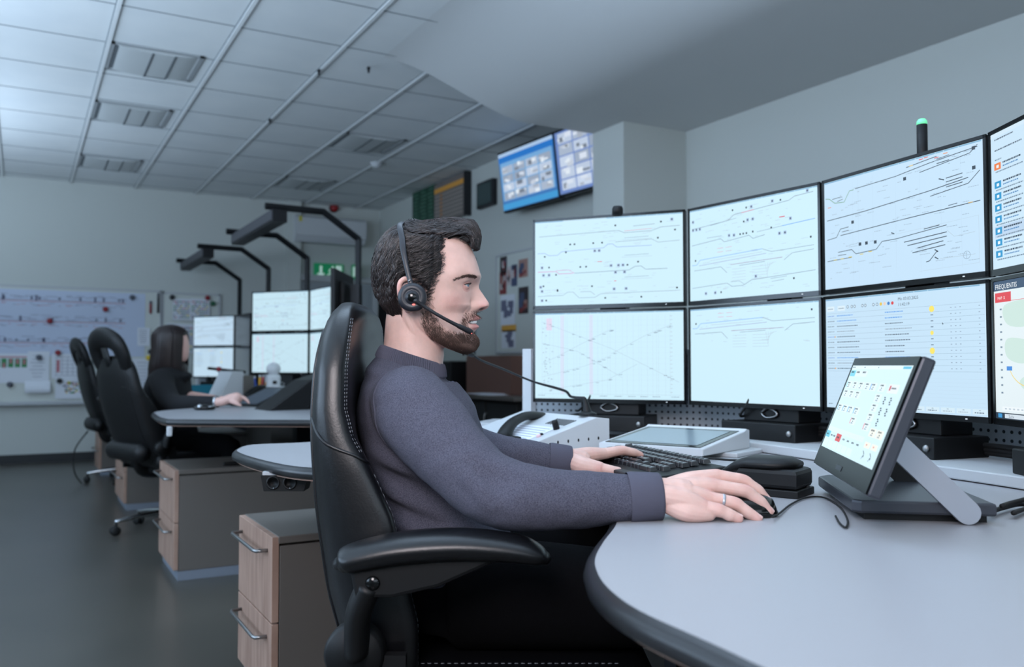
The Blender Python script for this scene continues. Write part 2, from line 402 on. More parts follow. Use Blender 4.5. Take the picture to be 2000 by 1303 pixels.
# ------------------------------------------------------------------ right far wall: signs, displays, board, cabinet
def on_wall(px0, py0, px1, py1, X, d):
    """box hung on the right wall, from projected corners (far-top, near-bottom)"""
    a = PX(px0, py0, X); c = PX(px1, py1, X); return V((X+d/2, (a.y+c.y)/2, (a.z+c.z)/2)), abs(a.y-c.y), abs(a.z-c.z)
# departure board (green) and orange/grey timetable, on the wall
m_dg = mat('dark_green_board', (24, 62, 46), .5, var=(18, (30, 76, 56)))
e = empty('green_board', (XF, 8.75, 2.74), 'dark green board with pale text lines high on the right wall', 'notice board')
b = one(m_dg, False); b.box((-.03, 0, 0), (.05, .62, .5)); b.build('panel', e)
b = one(mat('pale_green_text', (90, 130, 110), .7), False); rr = random.Random(4)
for i in range(11):
    for k in range(3): b.box((-.057, .2-.2*k+rr.uniform(-.02, .02), .2-.04*i), (.003, rr.uniform(.08, .15), .012))
b.build('text_lines', e)
e = empty('timetable_board', (XF, 8.07, 2.71), 'grey timetable board with an orange header strip on the right wall', 'notice board')
one(mat('grey_board', (120, 112, 108), .5), False).box((-.045, 0, 0), (.05, .72, .42)).build('panel', e)
one(mat('orange_strip', (226, 160, 70), .5), False).box((-.0725, 0, .13), (.004, .7, .05)).build('header_strip', e)
b = one(mat('timetable_rows', (160, 150, 142), .6), False)
for i in range(7): b.box((-.0725, 0, .07-.04*i), (.003, .66, .014))
b.use(mat('timetable_orange', (190, 130, 80), .6))
for i in range(7): b.box((-.0735, .18, .07-.04*i), (.003, .05, .02))
b.build('text_rows', e)
one(m_dark, False).box((-.04, -.37, 0), (.07, .03, .44)).build('side_frame', e)
e = empty('small_display', (XF, 7.31, 2.635), 'small dark square display on the right wall left of the televisions', 'display')
one(m_dark, False).box((-.03, 0, 0), (.05, .33, .25), bev=.006).build('casing', e)
one(mat('dim_green_screen', (62, 78, 78), .25), False).box((-.0565, 0, 0), (.004, .28, .2)).build('screen', e)
one(m_dark, False).box((-.006, 0, 0), (.012, .1, .1)).build('wall_mount', e)
# two televisions with camera views, tilted towards the room
def tv(TL, TR, BR, BL, seed, label):
    TL, TR, BR, BL = map(V, (TL, TR, BR, BL)); W = (TR-TL).length; H = (TL-BL).length
    ex = (TR-TL).normalized(); ez = (TL-BL); ez = (ez-ex*ez.dot(ex)).normalized(); ey = ez.cross(ex)   # -ey faces viewer
    c = (TL+TR+BR+BL)/4
    e = bpy.data.objects.new('television', None); COL.objects.link(e); tag(e, label, 'television', 'televisions with camera views')
    Mx = M4((ex, ey, ez)).transposed().to_4x4(); Mx.translation = c; e.matrix_world = Mx
    one(m_black, False).box((0, .03, 0), (W, .055, H), bev=.004).build('casing', e)
    s = one(glow((70, 130, 200) if seed == 1 else (120, 150, 215), .8), False); s.box((0, -.0005, 0), (W-.03, .004, H-.04))
    rr = random.Random(seed); y = -.003
    if seed == 1:
        s.use(glow((175, 205, 240), .9)); s.box((0, y, H/2-.035), (W-.03, .002, .03))
        s.use(glow((40, 120, 205), .9)); s.box((0, y, H/2-.08), (W-.03, .002, .06))
        s.use(glow((70, 160, 220), .9)); s.box((0, y, -H/2+.05), (W-.03, .002, .05))
        s.use(glow((120, 175, 225), .9)); s.box((0, y-.0003, 0), (W-.07, .002, H-.2))
        cols, rows, zz0, zz1 = 4, 4, -H/2+.1, H/2-.13
    else: cols, rows, zz0, zz1 = 4, 5, -H/2+.04, H/2-.03
    ww = (W-.1)/cols; hh = (zz1-zz0)/rows
    for j in range(rows):
        for i in range(cols):
            x = -W/2+.05+ww*(i+.5); z = zz0+hh*(j+.5)
            g = rr.randint(165, 225); s.use(glow((g-15, g, min(255, g+22)), .9)); s.box((x, y-.001, z), (ww*.92, .002, hh*.88))
            for q in range(3):
                g = rr.choice((130, 185, 215, 235, 245)); s.use(glow((g-10 if g > 20 else g, g, min(255, g+15)), .9))
                s.box((x+rr.uniform(-.3, .3)*ww, y-.002-.0004*q, z+rr.uniform(-.3, .3)*hh), (ww*rr.uniform(.15, .45), .002, hh*rr.uniform(.15, .5)), bev=0)
            s.use(glow((210, 215, 170), .8)) if rr.random() < .25 else None
    s.build('screen', e)
    one(m_dark, False).box((0, .09, -.05), (.16, .09, .2)).build('wall_mount', e)
    return e
XT = 3.60
a = [PX(966, 304, XT), PX(1073, 262, XT), PX(1099, 384, XT+.07), PX(990, 415, XT+.07)]
tv(*a, 1, 'left television with a blue header bar over tiled camera views')
d = a[1]-a[0]; d2 = a[2]-a[3]
g = d.normalized()*.012
tv(a[1]+g, a[1]+g+d*1.02, a[2]+g+d2*1.02, a[2]+g, 2, 'right television half hidden by the pillar, tiled camera views')
# notice whiteboard
e = empty('whiteboard', (XF, 6.4, 1.12), 'whiteboard on the right wall hung with photos and sheets, beside the monitor wall', 'whiteboard')
one(m_wb, False).box((-.012, 0, .45), (.02, 1.42, .9)).build('writing_surface', e)
f = one(m_lgrey, False)
for s in (-1, 1): f.box((-.015, s*.72, .45), (.03, .02, .92))
for z in (0, .9): f.box((-.015, 0, z), (.03, 1.44, .02))
f.build('frame', e)
def wsheet(px0, py0, px1, py1, m, label, cols=None, cat_='photo', nm='photo_print'):
    c, w, h = on_wall(px0, py0, px1, py1, XF-.024, -.002)
    b = one(m, False); b.box((0, 0, 0), (.0012, w, h))
    if cols:
        rr = random.Random(int(px0))
        for i in range(7): b.use(rr.choice(cols)); b.box((-.0015-.0002*i, rr.uniform(-.28, .28)*w, rr.uniform(-.3, .3)*h), (.0006, w*rr.uniform(.2, .4), h*rr.uniform(.15, .4)))
    o = b.build(nm); o.location = c; tag(o, label, cat_)
mp = [mat('photo_dark', (52, 40, 44), .5), mat('photo_red', (130, 48, 50), .5), mat('photo_skin', (170, 130, 120), .5), mat('photo_blue', (70, 80, 110), .5), mat('photo_pale', (200, 190, 190), .5)]
wsheet(977, 503, 990, 533, mp[0], 'dark photo print at the top left corner of the photo board', mp)
wsheet(976, 533, 989, 574, mp[1], 'tall reddish photo print below the dark one', mp)
wsheet(990, 522, 999, 556, mp[4], 'narrow pale photo print of standing people', mp)
wsheet(999, 518, 1010, 558, mp[3], 'bluish photo print in the middle of the photo board', mp)
wsheet(1013, 508, 1031, 540, mp[2], 'square group photo near the top right of the photo board', mp)
wsheet(1013, 562, 1032, 612, mp[0], 'lower dark photo print on the photo board', mp)
wsheet(978, 578, 1006, 634, m_paper, 'white text sheet below the photos', [m_ink], 'paper sheet', 'wall_sheet')
wsheet(980, 646, 1007, 680, m_paper, 'lower white text sheet on the photo board', [m_ink], 'paper sheet', 'wall_sheet')
wsheet(980, 636, 1008, 647, mat('orange_card', (222, 165, 70), .6), 'orange strip card between two white sheets', None, 'card', 'note_card')
# door frame strip and dark column far right wall
quadbox('trim_2', (XF-.03, 7.62, 1.03), (.06, .06, 2.06), mat('dark_jamb', (86, 90, 92), .6))
quadbox('trim_3', (XF-.02, 7.97, 1.03), (.04, .62, 2.06), mat('pale_door_leaf', (176, 180, 172), .6))
# low sideboard with dark doors
e = empty('sideboard', (3.55, 7.1, 0), 'long low cupboard with dark doors and grey top along the right wall', 'cupboard')
one(m_grey, False).box((-.04, -.1, .745), (.62, 2.7, .03), bev=.004).build('countertop', e)
one(mat('anthracite_front', (44, 46, 48), .5), False).box((0, -.1, .38), (.5, 2.6, .7)).build('carcass', e)
for k in range(5):
    d = one(MATS['anthracite_front'], False).box((-.26, 1.0-.52*k-.02, .38), (.02, .5, .66), bev=.003).build('door', e)
    one(m_steel).tube([(-.275, 1.2-.52*k, .62), (-.30, 1.2-.52*k, .6), (-.30, 1.2-.52*k, .5), (-.275, 1.2-.52*k, .48)], .006, sub=2).build('handle', d)
one(m_black, False).box((0.02, -.1, .02), (.46, 2.5, .04)).build('plinth', e)
e = empty('black_cabinet', (3.55, 7.45, .76), 'black box-shaped machine standing on the low cupboard', 'printer')
one(m_black, False).box((0, 0, .14), (.42, .8, .28), bev=.01).build('casing', e)
one(m_dark, False).box((-.21, 0, .22), (.01, .7, .05)).build('front_panel', e)
e = empty('brown_box', (3.6, 6.45, .76), 'large brown cardboard box under the photo board', 'box')
one(mat('brown_board', (112, 82, 72), .8), False).box((0, 0, .16), (.4, .8, .32), bev=.004).build('carton', e)
one(mat('brown_tape', (130, 98, 84), .5), False).box((0, 0, .3205), (.41, .06, .002)).build('tape', e)
for k in range(3):
    o = one(m_paper, False).box((0, 0, 0), (.22, .3, .004), rz=.2*k).build('paper_stack_sheet'); o.location = (3.33, 6.25+.16*k*0+.02*k, .763+.0045*k); tag(o, ['bottom', 'middle', 'top'][k]+' loose white sheet on the low cupboard beside the brown box', 'paper sheet', 'loose sheets on the cupboard')
# ------------------------------------------------------------------ screen drawing: unit square, y down, on the local x-z plane, facing -y
class Scr:
    def __init__(s, W, H, z0=0., y0=-.0005, es=1.):
        s.b = MB(); s.b.smooth = False; s.W = W; s.H = H; s.z0 = z0; s.y0 = y0; s.es = es
    def P(s, x, y, l): return (x*s.W-s.W/2, s.y0-.0002*l, s.z0+s.H*(1-y))
    def rect(s, x0, y0, x1, y1, c, l=1, es=None):
        s.b.use(glow(c, es or s.es)); s.b.add([s.P(x0, y0, l), s.P(x1, y0, l), s.P(x1, y1, l), s.P(x0, y1, l)], [(0, 3, 2, 1)])
    def line(s, pts, w, c, l=2):
        s.b.use(glow(c, s.es))
        for a, d in zip(pts, pts[1:]):
            ax, az = a[0]*s.W, a[1]*s.H; bx, bz = d[0]*s.W, d[1]*s.H; L = math.hypot(bx-ax, bz-az) or 1e-6
            nx, nz = -(bz-az)/L*w/2, (bx-ax)/L*w/2
            q = [(ax+nx, az+nz), (ax-nx, az-nz), (bx-nx, bz-nz), (bx+nx, bz+nz)]
            s.b.add([s.P(u/s.W, v/s.H, l) for u, v in q], [(0, 1, 2, 3)])
    def disc(s, x, y, r, c, l=2, n=12):
        s.b.use(glow(c, s.es)); s.b.add([s.P(x+r/s.W*cos(2*pi*i/n), y+r/s.H*sin(2*pi*i/n), l) for i in range(n)], [tuple(range(n))])
    def text(s, x, y, t, size, c, l=3):
        s.b.use(glow(c, s.es)); p = s.P(x, y, l); s.b.text(t, M4.Translation(p) @ M4.Rotation(pi/2, 4, 'X'), size)
    def dash(s, x, y, w, c, h=.006, l=2, rr=R):
        """a row of short strokes standing for a printed word too small to read"""
        x1 = x
        while x1 < x+w:
            q = rr.uniform(.004, .014); s.rect(x1, y-h/2, min(x1+q, x+w), y+h/2, c, l); x1 += q+.003
    def build(s, par): return s.b.build('screen', par)
C0 = (206, 238, 252); CI = (120, 140, 158); CK = (40, 48, 60); CB = (90, 160, 235); CR = (225, 120, 135); CL = (178, 196, 208)
def topbar(s, seed, full=True):
    rr = random.Random(seed)
    s.rect(0, 0, 1, .012, (190, 220, 238), 1); s.rect(0, .004, .2, .013, (110, 165, 205), 2)
    x = .5 if not full else .1
    while x < .97: w = rr.uniform(.04, .12); s.rect(x, .003, min(x+w, 1), .013, (130, 180, 212), 2); x += w+.004
def icon(s, x, y, q=.010):
    s.rect(x-q, y-q*1.7, x+q, y+q*1.7, (170, 195, 225), 2); s.rect(x-q*.5, y-q*.9, x+q*.5, y+q*.9, (75, 82, 100), 3)
def sq(s, x, y, q=.0055): s.rect(x-q, y-q*1.7, x+q, y+q*1.7, (18, 22, 30), 3)
def track_rows(s, rows, seed, c=CI, w=.0011, dots=True):
    rr = random.Random(seed)
    for y in rows:
        pts = [(.03, y)]; x = .03; yy = y
        while x < .95:
            L = rr.uniform(.1, .28); x2 = min(x+L, .96); pts.append((x2, yy))
            if x2 < .92:
                dy = rr.choice((-.035, .035)) if abs(yy-y) < .01 else y-yy
                pts.append((x2+.03, yy+dy)); yy += dy; x2 += .03
            x = x2
        s.line(pts, w, c)
        for k in range(3):
            x = rr.uniform(.08, .7); w_ = rr.uniform(.1, .22); dy = rr.choice((-.03, .03, .055))
            s.line([(x, y+dy), (x+w_, y+dy)], w, c, 2)
        for k in range(20):
            x = rr.uniform(.03, .95); s.dash(x, y+rr.choice((-.02, .02, .045, -.05, .07)), rr.uniform(.012, .04), CL, .0045, 2, rr)
        for k in range(5): sq(s, rr.uniform(.04, .95), y+rr.uniform(-.08, .08)) if dots and rr.random() < .8 else None
def content(kind, W, H, z0, es=1., mini=False):
    s = Scr(W, H, z0, es=es); s.y0 = -.0008
    if kind == 'off':
        s.b.use(m_blackg); s.b.add([s.P(0, 0, 0), s.P(1, 0, 0), s.P(1, 1, 0), s.P(0, 1, 0)], [(0, 3, 2, 1)])
    elif kind == 'tracks1':
        s.rect(0, 0, 1, 1, C0, 0); topbar(s, 1, False)
        s.line([(.03, .18), (.58, .16), (.62, .19), (.8, .185), (.86, .15), (.98, .145)], .0013, CI); s.line([(.68, .12), (.82, .11)], .0013, CI); s.line([(.62, .17), (.8, .16)], .0011, CR)
        s.line([(.02, .38), (.07, .38), (.1, .41), (.16, .41), (.19, .37), (.48, .35), (.51, .31), (.54, .31), (.57, .35), (.8, .35)], .0015, (140, 165, 225)); s.line([(.56, .29), (.8, .28), (.84, .32), (.98, .31)], .0011, CI)
        s.line([(.02, .6), (.15, .6), (.17, .63), (.27, .63)], .002, (215, 150, 190)); s.line([(.15, .59), (.24, .59), (.28, .63)], .0013, (215, 150, 190)); s.line([(.28, .63), (.65, .62), (.69, .58), (.73, .58), (.76, .62), (.9, .62)], .0015, CI)
        s.line([(.02, .89), (.2, .885), (.23, .85), (.27, .85), (.31, .92), (.42, .92), (.46, .88), (.98, .87)], .0011, CI); s.line([(.32, .85), (.39, .85), (.42, .89)], .0011, CI)
        for y in (.25, .45, .7): s.line([(.62, y), (.78, y-.005)], .001, CI); s.line([(.6, y+.02), (.8, y+.02)], .0009, CL)
        for x, y in ((.25, .29), (.28, .29), (.41, .29), (.47, .29), (.22, .38), (.07, .42), (.1, .55), (.32, .56), (.36, .56), (.64, .56), (.71, .53), (.15, .64), (.84, .27), (.95, .19), (.86, .09), (.56, .1), (.96, .84), (.16, .83), (.4, .79), (.49, .93), (.73, .93), (.08, .94), (.06, .77), (.16, .82)): sq(s, x, y)
        for x, y in ((.42, .38), (.45, .38), (.05, .55), (.06, .64), (.1, .64), (.53, .56), (.58, .56), (.61, .56), (.56, .64), (.62, .64), (.04, .78), (.05, .83), (.05, .94), (.55, .83), (.63, .83), (.93, .07)): icon(s, x, y)
        s.rect(.44, .505, .47, .511, (225, 60, 70), 3); s.rect(.55, .735, .565, .742, (225, 60, 70), 3)
        track_rows(s, [], 3)
        rr = random.Random(7)
        for k in range(90): s.dash(rr.uniform(.03, .92), rr.uniform(.05, .97), rr.uniform(.01, .05), CL, .004, 2, rr)
    elif kind == 'graph':
        s.rect(0, 0, 1, 1, C0, 0); topbar(s, 2)
        for x in (.18, .38): s.rect(x, .03, x+.025, .95, (214, 226, 246), 1)
        s.rect(.08, .06, .12, .2, (226, 214, 236), 1)
        rr = random.Random(3); x = .05
        while x < .93: s.line([(x, .04), (x, .96)], .0006, (188, 214, 228), 2); x += rr.uniform(.012, .05)
        for k in range(14): s.line([(.04, .1+.062*k), (.93, .1+.062*k)], .0004, (195, 222, 234), 2)
        for a in ([(.05, .1), (.53, .42), (.97, .8)], [(.05, .6), (.4, .3), (.53, .2)], [(.53, .48), (.76, .27), (.92, .16)], [(.05, .35), (.3, .45), (.6, .75)], [(.05, .75), (.35, .62), (.53, .5)], [(.1, .9), (.5, .78), (.7, .6)]):
            s.line(a, .0008, (170, 190, 205), 3)
            for k in range(9):
                t = rr.random(); i = rr.randrange(len(a)-1); s.dash(lerp(a[i][0], a[i+1][0], t), lerp(a[i][1], a[i+1][1], t)+.01, .02, (130, 150, 168), .007, 3, rr)
        for k in range(30): s.dash(rr.uniform(.05, .12), rr.uniform(.1, .95), .01, (130, 145, 165), .006, 3, rr)
        for k in range(20): s.dash(.915, .06+.045*k, .015, CL, .006, 3, rr)
        s.line([(.02, .945), (.98, .945)], .0006, CL); [s.dash(x, .965, .05, CI, .006, 3, rr) for x in (.02, .45, .55, .64, .72, .8, .92)]
    elif kind in ('tracks2', 'tracks2b'):
        s.rect(0, 0, 1, 1, C0, 0); topbar(s, 3)
        def low(o):
            s.line([(.02, .51+o), (.06, .51+o), (.09, .46+o), (.6, .43+o)], .0016, (120, 175, 240)); s.line([(.6, .43+o), (.67, .47+o), (.97, .46+o)], .0012, CI)
            s.line([(.08, .52+o), (.63, .48+o)], .0013, (150, 160, 200)); s.line([(.04, .57+o), (.27, .56+o), (.32, .63+o)], .0013, CI); s.line([(.35, .55+o), (.75, .54+o)], .0013, (150, 120, 150)); s.line([(.42, .57+o), (.62, .56+o)], .0012, CI)
            s.line([(.76, .57+o), (.82, .51+o), (.97, .5+o)], .0012, CI); s.line([(.18, .48+o), (.6, .46+o)], .001, CL)
            for y in (.36, .4): s.line([(.24, y+o), (.29, y+o)], .0009, CR); s.line([(.31, y+o), (.36, y+o)], .0009, CR)
            sq(s, .95, .38+o); sq(s, .05, .46+o)
            for k in range(5): s.line([(.36, .6+.03*k+o), (.47, .6+.03*k+o)], .0008, CL); s.line([(.52, .6+.03*k+o), (.64, .6+.03*k+o), (.7-.02*k, .575+o)], .0008, CL)
        if kind == 'tracks2':
            s.line([(.02, .21), (.33, .18), (.38, .13), (.8, .09), (.84, .06), (.97, .05)], .0014, CI); s.line([(.18, .2), (.4, .17)], .001, CI); s.line([(.44, .125), (.54, .115)], .002, (220, 120, 140))
            s.line([(.02, .39), (.27, .36), (.3, .4), (.5, .37), (.53, .41), (.62, .39)], .0014, CI); s.line([(.15, .33), (.28, .33)], .0011, CI); s.line([(.56, .35), (.75, .33)], .001, CI); s.line([(.75, .33), (.98, .31)], .0018, (100, 165, 240))
            low(.1); s.line([(.02, .86), (.32, .84), (.36, .88), (.45, .88), (.52, .83), (.56, .83), (.98, .8)], .0013, CI); s.line([(.35, .83), (.42, .83), (.46, .87)], .001, CI); s.line([(.66, .84), (.78, .83)], .001, CI); s.line([(.67, .87), (.76, .86)], .001, CI)
            for x, y in ((.37, .08), (.48, .08), (.74, .07), (.46, .22), (.43, .345), (.455, .345), (.48, .345), (.53, .34), (.67, .33), (.27, .93), (.83, .86)): sq(s, x, y)
            for x, y in ((.03, .13), (.03, .22), (.06, .22), (.09, .22), (.52, .08), (.68, .065), (.93, .03), (.49, .21), (.53, .21), (.34, .34), (.38, .345), (.81, .27), (.73, .4), (.77, .4), (.55, .8), (.14, .93), (.22, .93)): icon(s, x, y)
            s.rect(.73, .235, .77, .244, (215, 60, 75), 3)
        else: low(-.3)
        rr = random.Random(12)
        for k in range(90 if kind == 'tracks2' else 26): s.dash(rr.uniform(.04, .92), rr.uniform(.05, .95 if kind == 'tracks2' else .38), rr.uniform(.01, .05), CL, .004, 2, rr)
    elif kind == 'tracks3':
        s.rect(0, 0, 1, 1, (200, 228, 250), 0); topbar(s, 5)
        K = (45, 55, 66)
        s.line([(.01, .15), (.04, .16), (.08, .21), (.15, .22), (.19, .13), (.22, .13)], .0016, (110, 160, 120)); s.line([(.06, .17), (.13, .165)], .0014, K); s.line([(.1, .2), (.14, .19)], .0014, K)
        s.line([(.23, .125), (.5, .11), (.7, .075), (.87, .055), (.92, .05), (.97, -.0+.045)], .0016, K); s.line([(.57, .06), (.75, .035)], .0016, K); s.line([(.65, .13), (.93, .08), (.97, .03)], .0016, K); s.line([(.75, .095), (.82, .09)], .0018, K); s.line([(.75, .06), (.82, .05)], .0014, K)
        s.line([(.02, .36), (.3, .345), (.7, .3), (.92, .265)], .0018, K); s.line([(.71, .345), (.92, .31), (.98, .23)], .0016, K)
        for y in (.23, .26, .3): s.line([(.8, y), (.89, y-.01)], .0018, K)
        s.line([(.76, .22), (.79, .24)], .0024, K)
        s.line([(.02, .54), (.09, .53), (.12, .46), (.18, .455)], .0016, K); s.line([(.12, .52), (.5, .49), (.98, .46)], .0018, K); s.line([(.13, .49), (.18, .485)], .0014, K); s.line([(.81, .45), (.86, .445)], .0014, K)
        s.line([(.02, .74), (.2, .735)], .0016, K); s.line([(.1, .67), (.2, .665), (.23, .71), (.37, .7), (.41, .64), (.5, .64), (.8, .6)], .0016, K); s.line([(.1, .7), (.16, .7)], .0014, K)
        for i, (a, c_) in enumerate(((.55, .8), (.57, .8), (.63, .78), (.6, .79))): s.line([(a, .68+.033*i), (c_, .655+.033*i)], .0019, K)
        s.line([(.67, .6), (.76, .59)], .0018, K); s.line([(.47, .58), (.49, .595)], .0024, K)
        s.line([(.68, .87), (.7, .865), (.74, .8), (.75, .8)], .0018, K); s.line([(.73, .78), (.75, .8)], .0024, K); s.line([(.73, .84), (.75, .86)], .0024, K)
        s.line([(.8, .64), (.84, .7), (.95, .69)], .0008, CL); s.line([(.76, .86), (.95, .86)], .0008, CL); s.line([(.64, .94), (.97, .93), (.97, .57), (.5, .6)], .0004, CL)
        for k in range(16): a_ = 2*pi*k/16; c_ = 2*pi*(k+1)/16; s.line([(.905+.018*cos(a_), .86+.03*sin(a_)), (.905+.018*cos(c_), .86+.03*sin(c_))], .0008, CI)
        s.line([(.89, .86), (.92, .86)], .0007, CI); s.line([(.905, .835), (.905, .885)], .0007, CI)
        for x, y in ((.95, .05), (.95, .2), (.56, .15), (.21, .42), (.26, .63), (.305, .63), (.365, .635)): s.rect(x-.009, y-.014, x+.009, y+.014, (60, 72, 84), 3)
        for x in (.21, .25, .35, .5, .65, .77, .88): s.line([(x, .05), (x, .95)], .0003, (180, 206, 226), 1)
        for x, y, c_ in ((.66, .025, (230, 90, 90)), (.69, .02, (235, 110, 90)), (.8, .03, (235, 150, 90)), (.75, .045, (225, 110, 110)), (.6, .055, (230, 195, 100)), (.04, .24, (230, 140, 120)), (.08, .735, (225, 205, 90)), (.13, .735, (225, 205, 90)), (.19, .73, (225, 205, 90)), (.27, .72, (225, 205, 90)), (.33, .71, (225, 205, 90)), (.93, .46, (225, 190, 120))): s.rect(x-.012, y-.003, x+.012, y+.004, c_, 3)
        rr = random.Random(15)
        for k in range(110): s.dash(rr.uniform(.03, .93), rr.uniform(.05, .93), rr.uniform(.01, .06), (160, 182, 200), .0045, 2, rr)
    elif kind == 'table':
        s.rect(0, 0, 1, 1, (200, 228, 248), 0); topbar(s, 6)
        for x in (.01, .09): s.rect(x, .07, x+.055, .115, (222, 240, 250), 1); s.dash(x+.008, .093, .04, CI, .007)
        for x, c_ in ((.165, CI), (.195, CI), (.215, CI), (.27, CI), (.29, CI), (.345, CI), (.37, CI), (.395, (235, 200, 80)), (.42, (240, 210, 190)), (.445, (70, 130, 200)), (.47, (220, 70, 70))):
            s.disc(x, .085, .0042, c_, 2); s.disc(x, .085, .0026, (214, 234, 248) if c_ == CI else c_, 3)
        s.text(.505, .068, 'Mo 03.03.2025', .0105, (70, 84, 100)); s.text(.505, .115, '11:42:19', .0105, (70, 84, 100))
        rr = random.Random(8)
        for i in range(12):
            y = .16+.048*i; s.line([(.01, y-.024), (.99, y-.024)], .0005, (150, 176, 196), 1)
            c_ = CB if i in (0, 1, 8) else ((150, 168, 184) if i in (3, 9) else (95, 112, 130))
            if i < 11:
                s.dash(.015, y, .05, (110, 150, 220) if i in (0, 4, 8) else CI, .007, 2, rr); s.dash(.085, y, rr.uniform(.1, .17), c_, .008, 2, rr)
                s.dash(.42, y, rr.uniform(.1, .17), c_, .008, 2, rr); s.rect(.7, y-.004, .715, y+.004, CI, 2)
                for x in (.81, .835, .86, .96): s.rect(x, y-.003, x+.008, y+.003, (150, 170, 190), 2)
                if i in (4, 10): s.disc(.07, y, .002, (240, 170, 60), 3)
            if i in (0, 4, 7): s.disc(.707, y, .0075 if i != 4 else .005, (250, 232, 110), 3)
        for k in range(8): s.line([(.01, .72+.03*k), (.99, .72+.03*k)], .0003, (188, 214, 234), 1)
        for k in range(5): s.rect(.58+.085*k, .945, .655+.085*k, .985, (214, 236, 248), 1); s.dash(.59+.085*k, .972, .05, (110, 128, 145) if k in (0, 1, 4) else CL, .008); s.rect(.612+.085*k, .953, .622+.085*k, .957, CI, 2)
        s.dash(.015, .965, .03, CI, .008)
        s.b.use(glow((20, 24, 30), es)); s.b.add([s.P(.765, .27, 4), s.P(.774, .288, 4), s.P(.769, .287, 4), s.P(.768, .297, 4)], [(0, 1, 2, 3)])
    elif kind == 'log':
        s.rect(0, 0, 1, 1, (206, 232, 250), 0); s.rect(.0, 0, 1, .03, (214, 236, 250), 1)
        s.rect(.32, .07, .335, .46, (130, 150, 175), 2); s.rect(.36, .0, .366, 1, (186, 208, 226), 1)
        s.dash(.03, .05, .14, (90, 104, 120), .01); s.dash(.03, .13, .2, (90, 104, 120), .01); s.dash(.03, .2, .05, CI, .01)
        for k in range(9):
            y = .25+.085*k+(.05 if k else 0); c_ = (238, 130, 70) if k == 0 else (40, 150, 205)
            if k == 5: s.rect(.02, y-.035, .33, y+.05, (190, 214, 238), 1)
            if y > .93: break
            s.rect(.025, y-.025, .075, y+.025, c_, 2); s.rect(.042, y-.01, .06, y+.012, (235, 246, 252), 3)
            s.dash(.09, y-.015, .13, (50, 62, 78), .012, 2); s.dash(.09, y+.01, .11, (90, 140, 190), .009, 2); s.dash(.25, y-.01, .06, CI, .009, 2); s.dash(.035, y+.04, .2, CI, .009, 2)
        s.rect(.4, .02, .46, .09, (40, 150, 205), 2); s.dash(.48, .03, .3, (60, 72, 90), .014); s.dash(.48, .06, .2, CI, .01)
        s.dash(.42, .13, .1, (60, 72, 90), .014)
        s.rect(.4, .16, .98, .5, (96, 108, 122), 2)                       # aerial view of a yard
        rr = random.Random(31)
        for k in range(60):
            x = rr.uniform(.41, .93); y = rr.uniform(.17, .47); g = rr.choice((60, 80, 130, 160, 190)); s.rect(x, y, x+rr.uniform(.01, .05), y+rr.uniform(.005, .03), (g, g+6, g+14), 3)
        s.line([(.4, .46), (.6, .17)], .006, (175, 182, 190), 4); s.line([(.45, .5), (.75, .3), (.98, .26)], .004, (50, 56, 66), 4); s.rect(.5, .2, .56, .27, (236, 240, 244), 5); s.rect(.5, .23, .56, .24, (200, 60, 60), 6)
        s.dash(.42, .53, .1, (50, 62, 78), .014); s.rect(.4, .56, .98, .66, (196, 216, 240), 2)
        s.b.use(glow((20, 26, 34), es)); s.b.add([s.P(.5, .58, 4), s.P(.5, .61, 4), s.P(.525, .595, 4)], [(0, 1, 2)])
        for k in range(5): s.dash(.42, .69+.02*k, .3, CI, .008)
        s.rect(.4, .79, .98, .93, (60, 66, 78), 2); s.rect(.42, .83, .6, .92, (150, 150, 160), 3); s.rect(.46, .84, .5, .92, (190, 90, 80), 4); s.dash(.44, .81, .3, (230, 236, 240), .01, 3)
        s.dash(.42, .96, .3, CI, .01); s.rect(.4, .975, .43, .99, (240, 190, 90), 3)
    elif kind == 'map':
        s.rect(0, 0, 1, 1, (228, 240, 244), 0); s.rect(0, 0, 1, .07, (62, 84, 112), 1); s.text(.012, .058, 'FREQUENTIS', .0145, (240, 246, 250), 2)
        s.rect(.01, .085, .13, .155, (222, 70, 78), 2); s.text(.03, .135, 'MAP  X', .009, (250, 240, 240), 3); s.line([(.13, .15), (1, .15)], .001, (222, 110, 110), 2)
        g = (206, 230, 222)
        def blob(pts, c_, l=1): s.b.use(glow(c_, es)); q = cat(pts, 5, True); s.b.add([s.P(x, y, l) for x, y in q], [tuple(range(len(q)))])
        blob([(.08, .18), (.3, .16), (.38, .26), (.26, .34), (.1, .32)], g); blob([(.1, .42), (.3, .46), (.34, .55), (.2, .6), (.09, .55)], g); blob([(.2, .7), (.5, .62), (.9, .66), (.95, .8), (.5, .86), (.24, .8)], g); blob([(.5, .2), (.9, .22), (.95, .4), (.6, .42)], g)
        blob([(.45, .44), (.8, .46), (.9, .58), (.6, .6), (.42, .54)], (226, 236, 240), 2)
        s.line(cat([(.11, .64), (.14, .7), (.2, .75), (.32, .78), (.6, .77), (.95, .8)], 4), .002, (238, 214, 130), 3); s.line(cat([(.42, .24), (.36, .34), (.35, .44), (.4, .52)], 4), .0012, (190, 206, 214), 3)
        s.rect(.09, .62, .13, .65, (70, 140, 220), 4)
        s.dash(.36, .75, .12, (90, 104, 118), .012, 4)
        for k in range(12): s.rect(.045, .2+.055*k, .06, .212+.055*k, (120, 140, 158), 3)
        s.rect(.05, .91, .3, .94, (238, 246, 250), 3); [s.rect(.07+.03*k, .92, .085+.03*k, .93, (190, 204, 214), 4) for k in range(7)]
